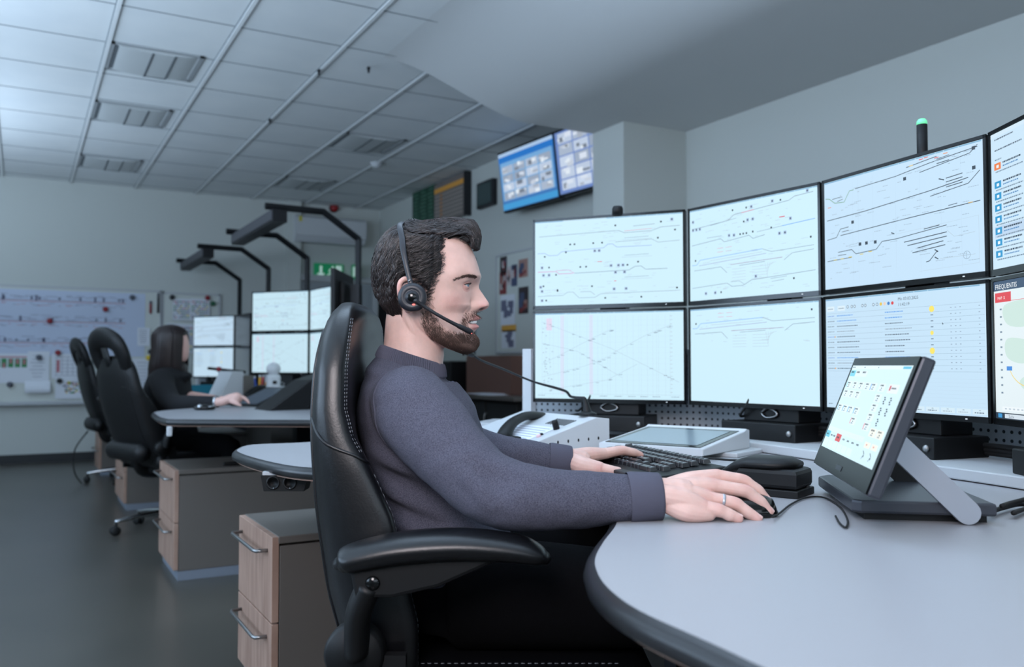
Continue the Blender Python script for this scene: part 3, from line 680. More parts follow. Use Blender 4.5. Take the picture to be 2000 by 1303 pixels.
        s.rect(0, .955, 1, 1, (36, 50, 66), 5); s.rect(.02, .963, .05, .992, (60, 150, 210), 6); s.rect(.07, .962, .33, .993, (214, 226, 236), 6); s.text(.1, .988, 'Suche', .0085, (110, 124, 138), 8)
        s.disc(.37, .978, .0035, (230, 130, 90), 7); s.disc(.41, .978, .0035, (90, 150, 230), 7)
    return s
MW, MH = .527, .313
def monitor(A, B, zb, kind, label, tilt=0., es=1., name='monitor'):
    A = V(A); B = V(B); c = (A+B)/2; d = B-A; W = d.length-.004; rz = atan2(d.y, d.x)
    e = empty(name, (c.x, c.y, zb), label, 'monitor', 'monitors of the control desks', rz); 
    b = one(m_black, False)
    b.box((0, .012, MH/2), (W, .022, MH-.003), bev=.003)
    b.box((0, .035, MH/2), (W*.55, .03, MH*.6), bev=.01)
    b.build('casing', e)
    bz = one(m_blackg, False); t = .0075
    for x in (-W/2+t/2, W/2-t/2): bz.box((x, -.001, MH/2), (t, .004, MH-.003))
    bz.box((0, -.001, MH-.001-t/2), (W, .004, t)); bz.box((0, -.001, .0075), (W, .004, .013)); bz.build('bezel', e)
    s = content(kind, W-2*t, MH-.024, .0145, es); s.build(e)
    l = one(glow((225, 240, 255), 1.2), False); l.box((W*.38, -.004, .008), (.004, .002, .002)); l.build('power_light', e)
    return e
COLS = [((1.53, 2.57), (1.853, 2.15)), ((1.857, 2.145), (1.893, 1.642)), ((1.893, 1.638), (1.815, 1.123)), ((1.812, 1.118), (1.545, .665))]
KIND = [('tracks1', 'graph'), ('tracks2', 'tracks2b'), ('tracks3', 'table'), ('log', 'map')]
WHERE = ['leftmost column beside the photo board', 'second column from the left', 'third column under the green beacon', 'rightmost column at the picture edge']
WHAT = [('coloured track diagram with black squares', 'pale timetable graph with vertical lines'), ('track diagram with four sloping lines', 'small track diagram over an empty lower half'), ('dark-lined track diagram', 'message table with yellow marks and date'), ('message list and an aerial picture', 'pale map under a dark title bar')]
for i, (a, b_) in enumerate(COLS):
    A = V((a[0], a[1], 0)); B = V((b_[0], b_[1], 0))
    monitor(A, B, 1.190, KIND[i][0], 'upper monitor, %s: %s' % (WHERE[i], WHAT[i][0]))
    monitor(A, B, .874, KIND[i][1], 'lower monitor, %s: %s' % (WHERE[i], WHAT[i][1]))
# small sensor on the first monitor and beacon
p = PZ(1216, 413, 2.88); e = one(m_black, True).lathe([(0, .03), (.014, .03), (.018, .022), (.018, 0), (0, 0)]).build('sensor_knob'); e.location = (1.715, 2.33, 1.498); tag(e, 'small black sensor knob on top of the leftmost upper monitor', 'sensor')
e = empty('status_beacon', (1.93, 1.36, 1.46), 'slim black post with a glowing green dome behind the third monitor column', 'beacon light')
one(m_black).lathe([(.0, 0), (.0125, 0), (.0125, .135), (.0, .135)]).build('post', e)
one(mat('green_dome', (100, 200, 150), .3, emis=(110, 225, 160), es=.9)).lathe([(.0125, .135), (.012, .143), (.008, .149), (0, .151)]).build('dome', e)
# ------------------------------------------------------------------ desk
def shift(P, d): return [(x+d[0], y+d[1]) for x, y in P]
DESK = [(.515, .07), (.506, .22), (.512, .42), (.524, .58), (.532, .69), (.556, .775), (.59, .845), (.632, .908), (.70, .985), (.79, 1.08), (.87, 1.19), (.93, 1.33), (.95, 1.5), (.92, 1.68), (.84, 1.82), (.72, 1.93), (.62, 2.0), (.565, 2.1), (.535, 2.3), (.53, 2.48), (.55, 2.58), (.62, 2.70), (.78, 2.70), (1.1, 2.78)]
desk_poly = cat(DESK, 5)+[(1.5, 2.95), (1.85, 2.98), (1.95, 2.6), (1.95, 1.6), (1.9, .6), (1.75, -.3), (1.6, -.5), (1.05, -.31), (.56, .02)]
SHELF = [(1.48, 2.93), (1.70, 2.66), (1.80, 2.32), (1.79, 1.9), (1.735, 1.5), (1.70, 1.1), (1.60, .7), (1.42, .35)]
shelf_poly = cat(SHELF, 5)+[(1.75, .15), (2.05, .6), (2.2, 1.1), (2.28, 1.65), (2.22, 2.3), (1.95, 2.75), (1.66, 3.1)]
PANEL = [(1.615, 2.71), (1.975, 2.33), (2.06, 2.15), (2.11, 1.64), (2.02, 1.0), (1.72, .45)]
m_panel = mat('perforated_metal', (160, 166, 172), .5)
def perf(m):
    nt = m.node_tree; b = nt.nodes['Principled BSDF']; uv = nt.nodes.new('ShaderNodeUVMap'); uv.uv_map = 'UVMap'
    sc_ = nt.nodes.new('ShaderNodeVectorMath'); sc_.operation = 'FRACTION'; nt.links.new(uv.outputs[0], sc_.inputs[0])
    d = nt.nodes.new('ShaderNodeVectorMath'); d.operation = 'DISTANCE'; d.inputs[1].default_value = (.5, .5, 0); nt.links.new(sc_.outputs[0], d.inputs[0])
    g = nt.nodes.new('ShaderNodeMath'); g.operation = 'LESS_THAN'; g.inputs[1].default_value = .2; nt.links.new(d.outputs['Value'], g.inputs[0])
    mx = nt.nodes.new('ShaderNodeMix'); mx.data_type = 'RGBA'; mx.inputs['A'].default_value = b.inputs['Base Color'].default_value; mx.inputs['B'].default_value = (.01, .012, .015, 1)
    nt.links.new(g.outputs[0], mx.inputs['Factor']); nt.links.new(mx.outputs['Result'], b.inputs['Base Color'])
perf(m_panel)
def make_desk(label, cut=None):
    global desk_poly, shelf_poly
    if cut is not None: desk_poly = [(x, max(y, cut+.0004*i)) for i, (x, y) in enumerate(desk_poly)]; desk_poly = [p for i, p in enumerate(desk_poly) if p[1] > cut+.05 or abs(p[0]-.6) < .01 or i == len(desk_poly)-1]; shelf_poly = [p for p in shelf_poly if p[1] > cut+.1]
    pan = [p for p in PANEL if cut is None or p[1] > cut]
    e = empty('control_desk', (1.3, 1.4, 0), label, 'desk', 'curved control desks'); O = (1.3, 1.4, 0)
    b = one(m_desk, False); b.prism(desk_poly, .7535, .76); b.build('worktop', e, O)
    n = len(desk_poly); b = one(m_edge)
    def nrm(i):
        a = V(desk_poly[i-1]); c = V(desk_poly[(i+1) % n]); t = (c-a).normalized(); return V((-t.y, t.x))
    prof = [(0, .760), (.006, .7585), (.012, .752), (.014, .744), (.012, .736), (.004, .732)]
    area = sum(desk_poly[i-1][0]*desk_poly[i][1]-desk_poly[i][0]*desk_poly[i-1][1] for i in range(n)); sg = 1 if area < 0 else -1
    rings = [[(desk_poly[i][0]+sg*nrm(i).x*q, desk_poly[i][1]+sg*nrm(i).y*q, z) for q, z in prof] for i in range(n)]
    rings.append(rings[0]); b.loft(rings, caps=False, closed=False); b.build('edge_band', e, O)
    b = one(m_under, False); b.prism(desk_poly, .728, .7533); b.build('underside_board', e, O)
    b = one(m_lgrey, False); b.prism(shelf_poly, .762, .786, bev=.003); b.build('rear_shelf', e, O)
    b = one(m_dark, False)
    y0_ = .5 if cut is None else .9
    b.box((1.64, 1.9, .36), (.1, .1, .72)); b.box((1.64, y0_, .36), (.1, .1, .72)); b.box((1.64, (1.9+y0_)/2, .68), (.08, 1.9-y0_, .06)); b.build('lifting_column', e, O)
    for y in (1.9, y0_): one(m_dark, False).box((1.62, y, .02), (.4, .09, .04), bev=.01).build('foot', e, O)
    b = one(m_grey, False); b.prism(([(1.9, .4)] if cut is None else [])+[(2.12, .9), (2.2, 1.65), (2.1, 2.3), (1.7, 2.9), (1.67, 2.88), (2.07, 2.28), (2.17, 1.64), (2.09, .92)]+([(1.87, .42)] if cut is None else []), 0.0, .761); b.build('rear_panel', e, O)
    # perforated screen
    b = MB().use(m_panel, False); pts = cat(pan, 6); vs = []; fs = []; uv = []; L = 0
    for i, p in enumerate(pts):
        if i: L += (V(p)-V(pts[i-1])).length
        vs += [(p[0], p[1], .786), (p[0], p[1], 1.055), (p[0]+.008, p[1]+.006, .786), (p[0]+.008, p[1]+.006, 1.055)]; uv.append(L)
    for i in range(len(pts)-1):
        k = i*4; fs += [(k, k+4, k+5, k+1), (k+2, k+3, k+7, k+6), (k+1, k+5, k+7, k+3)]
    b.add(vs, fs); o = b.build('perforated_screen', e, O); me = o.data; ul = me.uv_layers.new(name='UVMap')
    for lp in me.loops:
        v = me.vertices[lp.vertex_index].co; i = lp.vertex_index//4; ul.data[lp.index].uv = (uv[i]/.0215, (v.z-.786)/.0215)
    b = one(m_offw, False); b.prism([(1.585, 2.735), (1.60, 2.70), (1.62, 2.70), (1.64, 2.74), (1.61, 2.76)], .786, 1.06); b.build('end_post', e, O)
    return e
desk1 = make_desk('curved white control desk with dark rounded edge in the foreground')
desk2 = dup(desk1, (.065, 4.1, 0), 'curved white control desk the dark-haired woman works at')
desk3 = make_desk('farthest curved control desk, behind the seated woman', .62); desk3.location.y += 6.8
# monitor stands
def stand(c, rz, z, label):
    e = empty('monitor_stand', (c[0], c[1], z), label, 'monitor stand', 'black monitor stands', rz)
    one(m_black, False).box((0, .03, .025), (.27, .17, .05), bev=.003).build('base_box', e)
    one(m_black, False).box((0, .055, .115), (.2, .1, .13), bev=.003).build('upper_box', e)
    one(m_dark, False).box((0, .075, .38), (.09, .05, .64)).build('pillar', e)
    h = one(m_steel); h.tube([(-.03, .0, .075), (-.005, -.0, .09), (.025, 0, .08), (.025, 0, .068), (-.01, 0, .062), (-.03, 0, .075)], .004, sub=3, seg=8); h.build('clip_loop', e)
    k = one(m_lgrey); k.tube([(-.045, .0, .16), (-.055, -.012, .13)], .006, sub=1, seg=10); k.build('cable_plug', e)
    w_ = one(m_rubber); w_.tube([(-.055, -.012, .13), (-.065, -.02, .1), (-.1, -.01, .065), (-.13, .04, .06)], .004, sub=6, seg=8); w_.build('cable', e)
    s_ = one(m_steel); s_.ball((.115, -.056, .025), .009, 10); s_.build('locking_knob', e)
    return e
ST = []
for i, (a, b_) in enumerate(COLS):
    A = V((a[0], a[1], 0)); B = V((b_[0], b_[1], 0)); d = (B-A).normalized(); n_ = V((-d.y, d.x, 0)); c = (A+B)/2+n_*.02
    if i == 1: c = c+d*.05
    ST.append(stand(c, atan2(d.y, d.x), .786, 'black monitor stand under the %s' % WHERE[i]))
e = empty('power_adapter', (2.03, 1.35, .786), 'round black knob-shaped adapter and cables on the rear shelf at the right', 'adapter')
one(m_rubber).lathe([(0, .035), (.02, .035), (.026, .028), (.026, 0), (0, 0)]).build('body', e)
for k, z in enumerate((.012, .02, .03)):
    w_ = one(m_rubber).tube([(-.2, -.35-.02*k, z), (-.1, -.2, z), (-.06, -.02+.02*k, z), (-.08, .25, z+.01), (-.05, .55, z)], .006, sub=6, seg=8).build('cable', e)
# monitors of the far stations: each an own object
for k, (dy, dz, who) in enumerate(((4.2, .06, "middle workstation"), (6.8, .0, "farthest workstation"))):
    for i, (a, b_) in enumerate(COLS):
        if k == 1 and i > 1: continue
        A = V((a[0], a[1]+dy, 0)); B = V((b_[0], b_[1]+dy, 0)); pos = ['leftmost', 'second', 'third', 'nearest, seen from behind'][i]
        monitor(A, B, 1.190+dz, 'tracks1' if k == 0 else ('tracks3', 'off')[i], 'upper monitor at the %s, %s' % (who, pos), es=.9)
        monitor(A, B, .874+dz, 'graph' if k == 0 else ('table', 'off')[i], 'lower monitor at the %s, %s' % (who, pos), es=.9)
        o = dup(ST[i], (0, dy, 0), 'black monitor stand at the %s, %s' % (who, pos))
# pedestals
def pedestal(x, y, w, d, h, label):
    e = empty('drawer_pedestal', (x, y, 0), label, 'drawer cabinet', 'drawer pedestals')
    one(m_grey, False).box((d/2+.022, w/2, .045+(h-.075)/2), (d, w, h-.075), bev=.002).build('carcass', e)
    one(m_grey, False).box((d/2+.022, w/2, h-.013), (d+.01, w+.004, .022), bev=.003).build('top', e)
    one(mat('grey_plinth', (120, 128, 140), .5), False).box((d/2+.02, w/2, .023), (d, w-.005, .045)).build('plinth', e)
    for z0, z1 in ((.05, .265), (.27, h-.004)):
        f = one(m_wood, False).box((.01, w/2, (z0+z1)/2), (.02, w, z1-z0), bev=.0015).build('drawer', e)
        b = one(m_steel); zc_ = z1-.045; y0, y1 = w*.12, w*.88
        b.tube([(0, y0, zc_), (-.032, y0+.004, zc_), (-.036, y0+.02, zc_), (-.036, y1-.02, zc_), (-.032, y1-.004, zc_), (0, y1, zc_)], (.0055), sub=1, seg=8); b.build('handle', f)
    return e
pedestal(.63, 2.505, .43, .8, .515, 'drawer pedestal with wooden fronts nearest the foreground chair')
pedestal(.63, 4.31, .5, .8, .515, 'drawer pedestal with wooden fronts in front of the woman\'s desk')
pedestal(.63, 6.56, .62, .8, .515, 'drawer pedestal with wooden front behind the woman\'s chair')
pedestal(.63, 8.75, .5, .8, .515, 'farthest drawer pedestal with wooden front near the back wall')
e = empty('side_cabinet', (1.46, 4.31, 0), 'grey cabinet standing behind the middle drawer pedestal', 'cabinet')
one(m_grey, False).box((.4, .25, .26), (.78, .5, .5), bev=.002).build('carcass', e); one(MATS['grey_plinth'], False).box((.4, .25, .01), (.76, .48, .02)).build('plinth', e)
# black bar lying on the middle pedestal
o = one(m_black).tube([(-.1, 0, 0), (.12, .02, 0)], .009, sub=1, caps='round').build('black_rod'); p = PG(480, 906, .52); o.location = (p.x, p.y, .525); tag(o, 'thin black rod lying on the middle drawer pedestal', 'rod')
# socket box under the left wing
c = PZ(561, 940, 2.17); e = empty('power_socket_box', c, 'black double socket box hanging under the left desk wing', 'socket box', rz=-TH)
b = one(m_black, False); b.prism([(-.058, .018), (.058, .018), (.048, -.021), (-.05, -.021)], -.03, .03, X=M4.Rotation(pi/2, 4, 'X')); b.build('casing', e)
for x in (-.027, .014):
    s_ = one(m_black); s_.lathe([(.017, .0305), (.017, .032), (.013, .032), (.0125, .0305)], c=(x, 0, 0), axis=(0, -1, 0)); so = s_.build('socket', e)
    one(m_chrome).ball((x+.002, -.033, -.013), .0016, 8).build('contact', so)
one(m_lgrey, False).box((-.005, .0, .02), (.1, .05, .012)).build('mounting_bracket', e)
# overhead lamps
m_lampb = mat('anthracite_lamp', (17, 18, 21), .5, spec=.3); m_lampg = mat('lamp_grey_face', (62, 62, 68), .5)
def overhead_lamp(dy, label, dz=0.):
    e = empty('overhead_lamp', (1.9, 6.6+dy, .786), label, 'lamp', 'black overhead work lamps'); O = (1.9, 6.6+dy, .786-dz)
    b = one(m_lampb, False); b.box((1.53, 6.63+dy, 2.03), (.10, 1.34, .09), bev=.004); b.build('light_bar', e, O)
    b = one(m_lampg, False); b.box((1.478, 6.63+dy, 2.035), (.006, 1.32, .07)); b.build('side_face', e, O)
    for y in (5.98, 7.27):
        a = one(m_lampb, False); a.smooth = False
        pts = [(1.44, y+dy, 2.09), (1.84, y+dy, 2.085), (2.1, y+dy, 1.91), (2.1, y+dy, .79)]
        for q0, q1 in zip(pts, pts[1:]): d_ = (V(q1)-V(q0)).normalized()*.008; a.tube([V(q0)-d_, V(q1)+d_], .024, seg=4, sub=1)
        a.build('arm', e, O)
    return e
overhead_lamp(0, 'black overhead lamp on two bent arms above the middle workstation', .0)
overhead_lamp(2.62, 'farther black overhead lamp on two bent arms above the last workstation', .04)
# ------------------------------------------------------------------ console with handset and gooseneck microphone
e = empty('intercom_console', (1.2, 2.04, .76), 'sloping light grey intercom console left of the keyboard, holes in its side', 'console')
b = one(m_offw, False); pr = [(0, 0), (.27, 0), (.27, .088), (.225, .093), (0, .024)]
b.prism(pr, 0, .42, bev=.002, X=M4.Translation((0, .42, 0)) @ M4.Rotation(pi/2, 4, 'X')); b.build('housing', e)
SL = math.atan2(.069, .225)
def onslope(x, y, h=0.): return V((x, y, .024+x*tan_s+h))
tan_s = .069/.225
Xs = M4.Translation((0, 0, .024)) @ M4.Rotation(-SL, 4, 'Y')
one(m_paper, False).box((.075, .15, .001), (.11, .2, .001), X=Xs).build('label_card', e)
b = one(m_ink, False)
for k in range(6): b.box((.035+.016*k, .15, .0018), (.0015, .17, .0006), X=Xs)
b.build('label_rules', e)
b = one(m_black, False)
for k in range(9): b.box((.175, .05+.012*k, .0008), (.045, .003, .0015), X=Xs)
b.build('speaker_slots', e)
k = one(m_black); k.lathe([(0, .026), (.008, .026), (.009, .02), (.0095, 0)], X=Xs @ M4.Translation((.125, .045, 0))); k.build('rotary_knob', e)
k = one(mat('pink_lamp', (230, 190, 195), .3)); k.lathe([(0, .008), (.006, .006), (.007, 0)], X=Xs @ M4.Translation((.06, .04, 0))); k.build('push_button', e)
k = one(m_black); k.lathe([(0, .006), (.004, .005), (.006, 0)], X=Xs @ M4.Translation((.075, .048, 0))); k.build('push_button', e)
k = one(m_black, False); k.box((.025, .1, .004), (.008, .03, .008), X=Xs); k.build('switch', e)
b = one(m_black)
for q in range(5): b.ball((.095+.034*q, -.0005, .028+.0015*q), (.003, .001, .005), 8)
b.build('vent_holes', e)
e = empty('telephone_handset', (1.3, 2.5, .80), 'curved black telephone handset resting on the left of the grey console', 'telephone handset'); O = (1.3, 2.5, .80)
hp = [PZ(984, 853, 2.50), PZ(992, 836, 2.53), PZ(1008, 821, 2.58), PZ(1032, 812, 2.64), PZ(1058, 817, 2.70)]
b = one(m_black); b.tube(hp, [(.024, .020), (.021, .014), (.019, .012), (.020, .013), (.024, .019)], seg=16, sub=6, caps='round'); b.build('handle', e, O)
b = one(m_steel); b.tube([p+V((-.012, -.016, -.004)) for p in hp], .0035, seg=8, sub=6); b.build('grey_stripe', e, O)
b = one(m_dark, False); b.box(tuple(PZ(1000, 858, 2.5)), (.08, .05, .02), rz=-.3, bev=.005); b.build('cradle', e, O)
e = empty('gooseneck_microphone', onslope(.235, .06)+V((1.2, 2.04, .76)), 'black gooseneck microphone rising from the grey console towards the man', 'microphone'); O = e.location
base = V(O); one(m_black).lathe([(0, .012), (.012, .011), (.026, .006), (.028, 0), (0, 0)]).build('base_disc', e)
one(m_black).tube([base+V((0, 0, .004)), base+V((-.003, .004, .032)), base+V((-.006, .008, .05))], [.014, .009, .0055], sub=5, seg=12).build('flex_sleeve', e, O)
t0 = base+V((-.006, .008, .05))
gp = [t0, PZ(1116, 775, 2.57), PZ(1106, 765, 2.55), PZ(1086, 758, 2.51), PZ(1040, 745, 2.44), PZ(985, 722, 2.36), PZ(940, 704, 2.28), PZ(922, 692, 2.25)]
one(m_dark).tube(gp, [.004, .004, .004, .004, .003, .003, .003, .003], sub=6, seg=10).build('gooseneck', e, O)
one(m_black).tube([PZ(922, 693, 2.25), PZ(908, 684, 2.22)], [.007, .009], sub=1, caps='round').build('capsule', e, O)
# flat touch panel in white wedge frame
e = empty('desk_screen', (1.757, 1.78, .76), 'white framed flat panel with a grey glass screen tilted on the desk behind the keyboard', 'screen', rz=atan2(.372, .928))
# local: x depth (away from man), y to the man's left ; origin right-back corner
W_, D_ = .31, .285
b = one(m_offw, False); pr = [(-D_, .012), (0, .012), (0, .062), (-.02, .066), (-.035, .06), (-D_, .03)]
b.prism(pr, 0, W_, bev=.003, X=M4.Translation((0, W_, 0)) @ M4.Rotation(pi/2, 4, 'X')); b.build('frame', e)
sl = math.atan2(.03, D_-.035); Xp = M4.Translation((-D_, 0, .03)) @ M4.Rotation(-sl, 4, 'Y')
one(m_blackg, False).box((.13, W_/2, .0008), (.236, W_-.028, .002), X=Xp).build('bezel', e)
one(mat('matt_grey_glass', (128, 142, 150), .22), False).box((.13, W_/2, .0016), (.196, W_-.062, .0022), X=Xp).build('screen_glass', e)
one(m_lgrey, False).box((-.06, .02, .006), (.2, .11, .012), bev=.003).build('foot', e)
# ------------------------------------------------------------------ keyboard
def keyboard(loc, rz, label, keys=True, grp=None):
    e = empty('keyboard', loc, label, 'keyboard', grp, rz)
    b = one(m_black, False); b.prism([(-.228, -.085), (.228, -.085), (.228, .082), (-.228, .082)], 0, .014, bev=.004); b.build('case', e)
    f = one(m_dark, False); f.box((0, -.078, .011), (.45, .02, .01), bev=.003); f.build('front_lip', e)
    if not keys: 
        k = one(m_dark, False)
        for r_ in range(6):
            k.box((0, -.06+.026*r_, .018), (.43, .018, .01))
        k.build('key_rows', e); return e
    mk = mat('black_key', (34, 36, 41), .28, spec=.8); cache = {}; leg = mat('key_legend', (200, 205, 210), .5)
    def key(x, y, w, z, leg_=True):
        if w not in cache:
            kb = MB().use(mk, False); w2 = w*.0185/2-.0009; h2 = .0083
            b_ = bmesh.new(); lo = [b_.verts.new(p) for p in ((-w2, -h2, 0), (w2, -h2, 0), (w2, h2, 0), (-w2, h2, 0))]; hi = [b_.verts.new(p) for p in ((-w2+.0022, -h2+.002, .0085), (w2-.0022, -h2+.002, .0085), (w2-.0022, h2-.003, .009), (-w2+.0022, h2-.003, .009))]
            b_.faces.new(hi); [b_.faces.new((lo[i], lo[(i+1) % 4], hi[(i+1) % 4], hi[i])) for i in range(4)]
            bmesh.ops.bevel(b_, geom=b_.edges[:], offset=.0008, segments=1, affect='EDGES'); kb.bm(b_)
            kb.use(leg); kb.box((-w2+.0055, .001, .0091), (.0022, .003, .0003))
            o = kb.build('key'); o.parent = e; cache[w] = o
        else: o = cache[w].copy(); COL.objects.link(o)
        o.location = (x, y, z); o.parent = e
    u_ = .0187; x0 = -.218
    rows = [[(0, 1)]+[(2+i, 1) for i in range(4)]+[(6.5+i, 1) for i in range(4)]+[(11+i, 1) for i in range(4)]+[(15.25+i, 1) for i in range(3)]+[(18.5+i, 1) for i in range(4)],
            [(i, 1) for i in range(13)]+[(13, 2)]+[(15.25+i, 1) for i in range(3)]+[(18.5+i, 1) for i in range(4)],
            [(0, 1.5)]+[(1.5+i, 1) for i in range(12)]+[(13.5, 1.5)]+[(15.25+i, 1) for i in range(3)]+[(18.5+i, 1) for i in range(4)],
            [(0, 1.75)]+[(1.75+i, 1) for i in range(11)]+[(12.75, 2.25)]+[(18.5+i, 1) for i in range(3)],
            [(0, 2.25)]+[(2.25+i, 1) for i in range(10)]+[(12.25, 2.75)]+[(16.25, 1)]+[(18.5+i, 1) for i in range(4)],
            [(0, 1.25), (1.25, 1.25), (2.5, 1.25), (3.75, 6.25), (10, 1.25), (11.25, 1.25), (12.5, 1.25), (13.75, 1.25)]+[(15.25+i, 1) for i in range(3)]+[(18.5, 2), (20.5, 1)]]
    for r_, row in enumerate(rows):
        y = .066-.0195*r_-(.006 if r_ else 0); z = .0135+.0012*(5-r_)*.6
        for x, w in row: key(x0+(x+w/2)*u_*.93+.004, y, w, z)
    one(m_rubber).tube([(.0, .08, .008), (.02, .12, .006), (.1, .15, .004), (.17, .18, .004)], .0025, sub=6, seg=8).build('cable', e)
    return e
kb1 = keyboard((1.235, 1.60, .7685), atan2(-.98, -.2), 'black full-size keyboard under the man\'s left hand'); kb1.rotation_euler = (radians(5.5), 0, kb1.rotation_euler.z)
kb1.scale = (1, 1.14, 1); ft_ = one(m_black, False)
for x in (-.2, .2): ft_.box((x, .07, -.007), (.03, .012, .016))
ft_.build('rear_foot', kb1)
# ------------------------------------------------------------------ mouse
c = PG(1462, 1010, .76); mdir = (PG(1502, 1012)-PG(1440, 1012)).normalized()
e = empty('computer_mouse', c+V((0, .02, 0))*1, 'small black computer mouse under the man\'s right hand', 'computer mouse', rz=atan2(mdir.y, mdir.x))
b = one(m_blackg); rings = []
for i in range(13):
    t = i/12; x = -.05+.112*t; w_ = .030*(1-abs(2*t-1)**3.2)**.5+.002; h_ = .033*(1-abs(2*(t-.04)-1)**2.6)**.6+.003 if 0 < t < 1 else .004
    rings.append([(x, w_*cos(a), .001+h_*max(0, sin(a))) for a in [pi*j/12*1.0 for j in range(13)]])
b.loft(rings); b.build('shell', e)
b = one(m_dark, False); b.box((.03, 0, .024), (.014, .005, .008), bev=.002); b.build('scroll_wheel', e)
cp = [PG(1508, 1010, .768), PG(1522, 1003, .765), PG(1545, 985, .763), PG(1575, 972, .763), PG(1610, 972, .763), PG(1640, 990, .763), PG(1655, 1015, .763), PG(1652, 1030, .763), PG(1640, 1022, .763), PG(1632, 1008, .764)]
o = one(m_rubber).tube([p-V(e.location) for p in cp], .0016, sub=8, seg=8).build('cable'); o.parent = e; o.rotation_euler = (0, 0, -e.rotation_euler.z)
# ------------------------------------------------------------------ black docking device behind the hand
A_ = PG(1558, 976, .76); B_ = PG(1430, 964, .76); ax = (A_-B_).normalized()
e = empty('desk_device', A_, 'black wedge-shaped desk device with a rounded overhanging top, right of the keyboard', 'device', rz=atan2(ax.y, ax.x))
b = one(m_black, False); b.prism([(-.12, .0), (0, .0), (.0, .035), (0, .09), (-.02, .105), (-.11, .105)], 0, .014, bev=.002); b.prism([(-.115, .003), (-.003, .003), (-.003, .088), (-.022, .102), (-.105, .102)], .014, .05, bev=.008); b.build('base', e)
b = one(m_black, True); rings = []
for i in range(9):
    t = i/8; x = -.19+.175*t; w_ = .054*(1-abs(2*t-1)**4*.45)
    z1 = (.020+.036*smooth(t*2.0)); th_ = .010+.016*smooth(t*2)*(1 if t < .95 else .8)
    if i in (0, 8): w_ *= .8; th_ *= .6
    rings.append([(x, .055+w_*cos(a)*(abs(cos(a))**-.3 if abs(cos(a)) > .05 else 1), z1+th_*.5*sin(a)) for a in [2*pi*j/20 for j in range(20)]])
b.loft(rings); b.build('overhanging_top', e)
cp = [PG(1472, 905, .79), PZ(1492, 897, 1.95), PZ(1515, 894, 1.9), PZ(1545, 908, 1.8), PZ(1565, 935, 1.68), PZ(1577, 950, 1.62), PG(1572, 962, .765)]
one(m_rubber).tube([p for p in cp], .004, sub=8, seg=10).build('cable', None).matrix_world = M4.Identity(4)
o = bpy.data.objects['cable'] if False else [q for q in COL.objects if q.name.startswith('cable') and q.parent is None][-1]
origin(o, cp[-1]); o.name = 'looped_cable'; tag(o, 'thick black cable looping over the desk right of the black device', 'cable')
# ------------------------------------------------------------------ touch tablet on a folding stand
BL, BR = PZ(1588, 905, 1.596), PZ(1690, 968, 1.2); TL = PZ(1676, 694, 1.583); TR = PZ(1797, 699, 1.19)
ex = (BR-BL); ex.z = 0; ex.normalize(); up_ = ((TL-BL)+(TR-BR))/2; up_ = (up_-ex*up_.dot(ex)); Ht = up_.length; ez = up_.normalized(); ey = ez.cross(ex); Wt = (BR-BL).length
e = bpy.data.objects.new('touch_terminal', None); COL.objects.link(e); tag(e, 'slanted touch screen terminal on a grey base with a silver folding arm', 'touch screen')
c = (BL+BR)/2; Mx = M4((ex, ey, ez)).transposed().to_4x4(); Mx.translation = c; e.matrix_world = Mx; MI = Mx.inverted()
m_gun = mat('gunmetal', (62, 65, 72), .38, metal=.4); m_silv = mat('satin_silver', (176, 180, 188), .3, metal=.6)
b = one(m_gun, False); b.box((0, .012, Ht/2), (Wt, .02, Ht), bev=.004); b.build('casing', e)
b = one(mat('black_glass', (5, 6, 8), .25, spec=.12), False); b.box((0, .0012, Ht/2), (Wt-.004, .003, Ht-.004)); b.build('glass', e)
s = Scr(Wt-.03, Ht-.052, .036, y0=-.0006)
s.rect(0, 0, 1, 1, (212, 240, 250), 0); s.rect(0, 0, 1, .04, (226, 246, 252), 1); s.rect(.88, .01, .99, .035, (90, 190, 225), 2); s.rect(.01, .06, .11, .13, (120, 210, 235), 1); s.rect(.12, .06, .34, .13, (224, 240, 248), 1)
rr = random.Random(44); K2 = (30, 38, 48)
for x, y in ((.02, .08), (.13, .08), (.25, .08)): s.dash(x, y, .06, K2, .02, 2, rr)
s.dash(.01, .022, .06, K2, .012, 2, rr); s.rect(.25, .016, .265, .03, K2, 2); s.rect(.5, .016, .51, .03, K2, 2)
def keyt(x, y, c_=None, warm=False):
    s.rect(x, y, x+.1, y+.085, (226, 242, 248) if not warm else (240, 240, 230), 1)
    if c_: s.rect(x+.004, y+.01, x+.014, y+.078, c_, 2)
    s.dash(x+.02, y+.02, .05, K2, .016, 2, rr); s.rect(x+.045, y+.042, x+.057, y+.054, K2, 2); s.dash(x+.03, y+.068, .03, CI, .012, 2, rr)
for x, c_ in ((.02, (110, 210, 225)), (.14, None), (.26, None), (.38, None), (.49, (90, 150, 225)), (.63, None)): keyt(x, .19, c_)
s.rect(.78, .19, .93, .28, (232, 240, 246), 1); s.rect(.8, .205, .82, .255, (200, 60, 70), 2); s.dash(.83, .23, .07, K2, .015, 2, rr)
for x in (.02, .14, .26): keyt(x, .295)
for x in (.02, .13, .24, .36): keyt(x, .47, (60, 160, 225))
keyt(.37, .58, (220, 120, 125)); keyt(.63, .4+.0); keyt(.63, .3); keyt(.63, .5); keyt(.63, .6, (225, 110, 120))
for x, y in ((.78, .32), (.87, .32), (.78, .43), (.87, .43), (.8, .54)):
    for k in range(4): s.rect(x+.01*(k % 2), y+.02*k, x+.02+.01*(k % 2), y+.014+.02*k, K2, 2)
keyt(.76, .64, None, True); keyt(.87, .64, None, True)
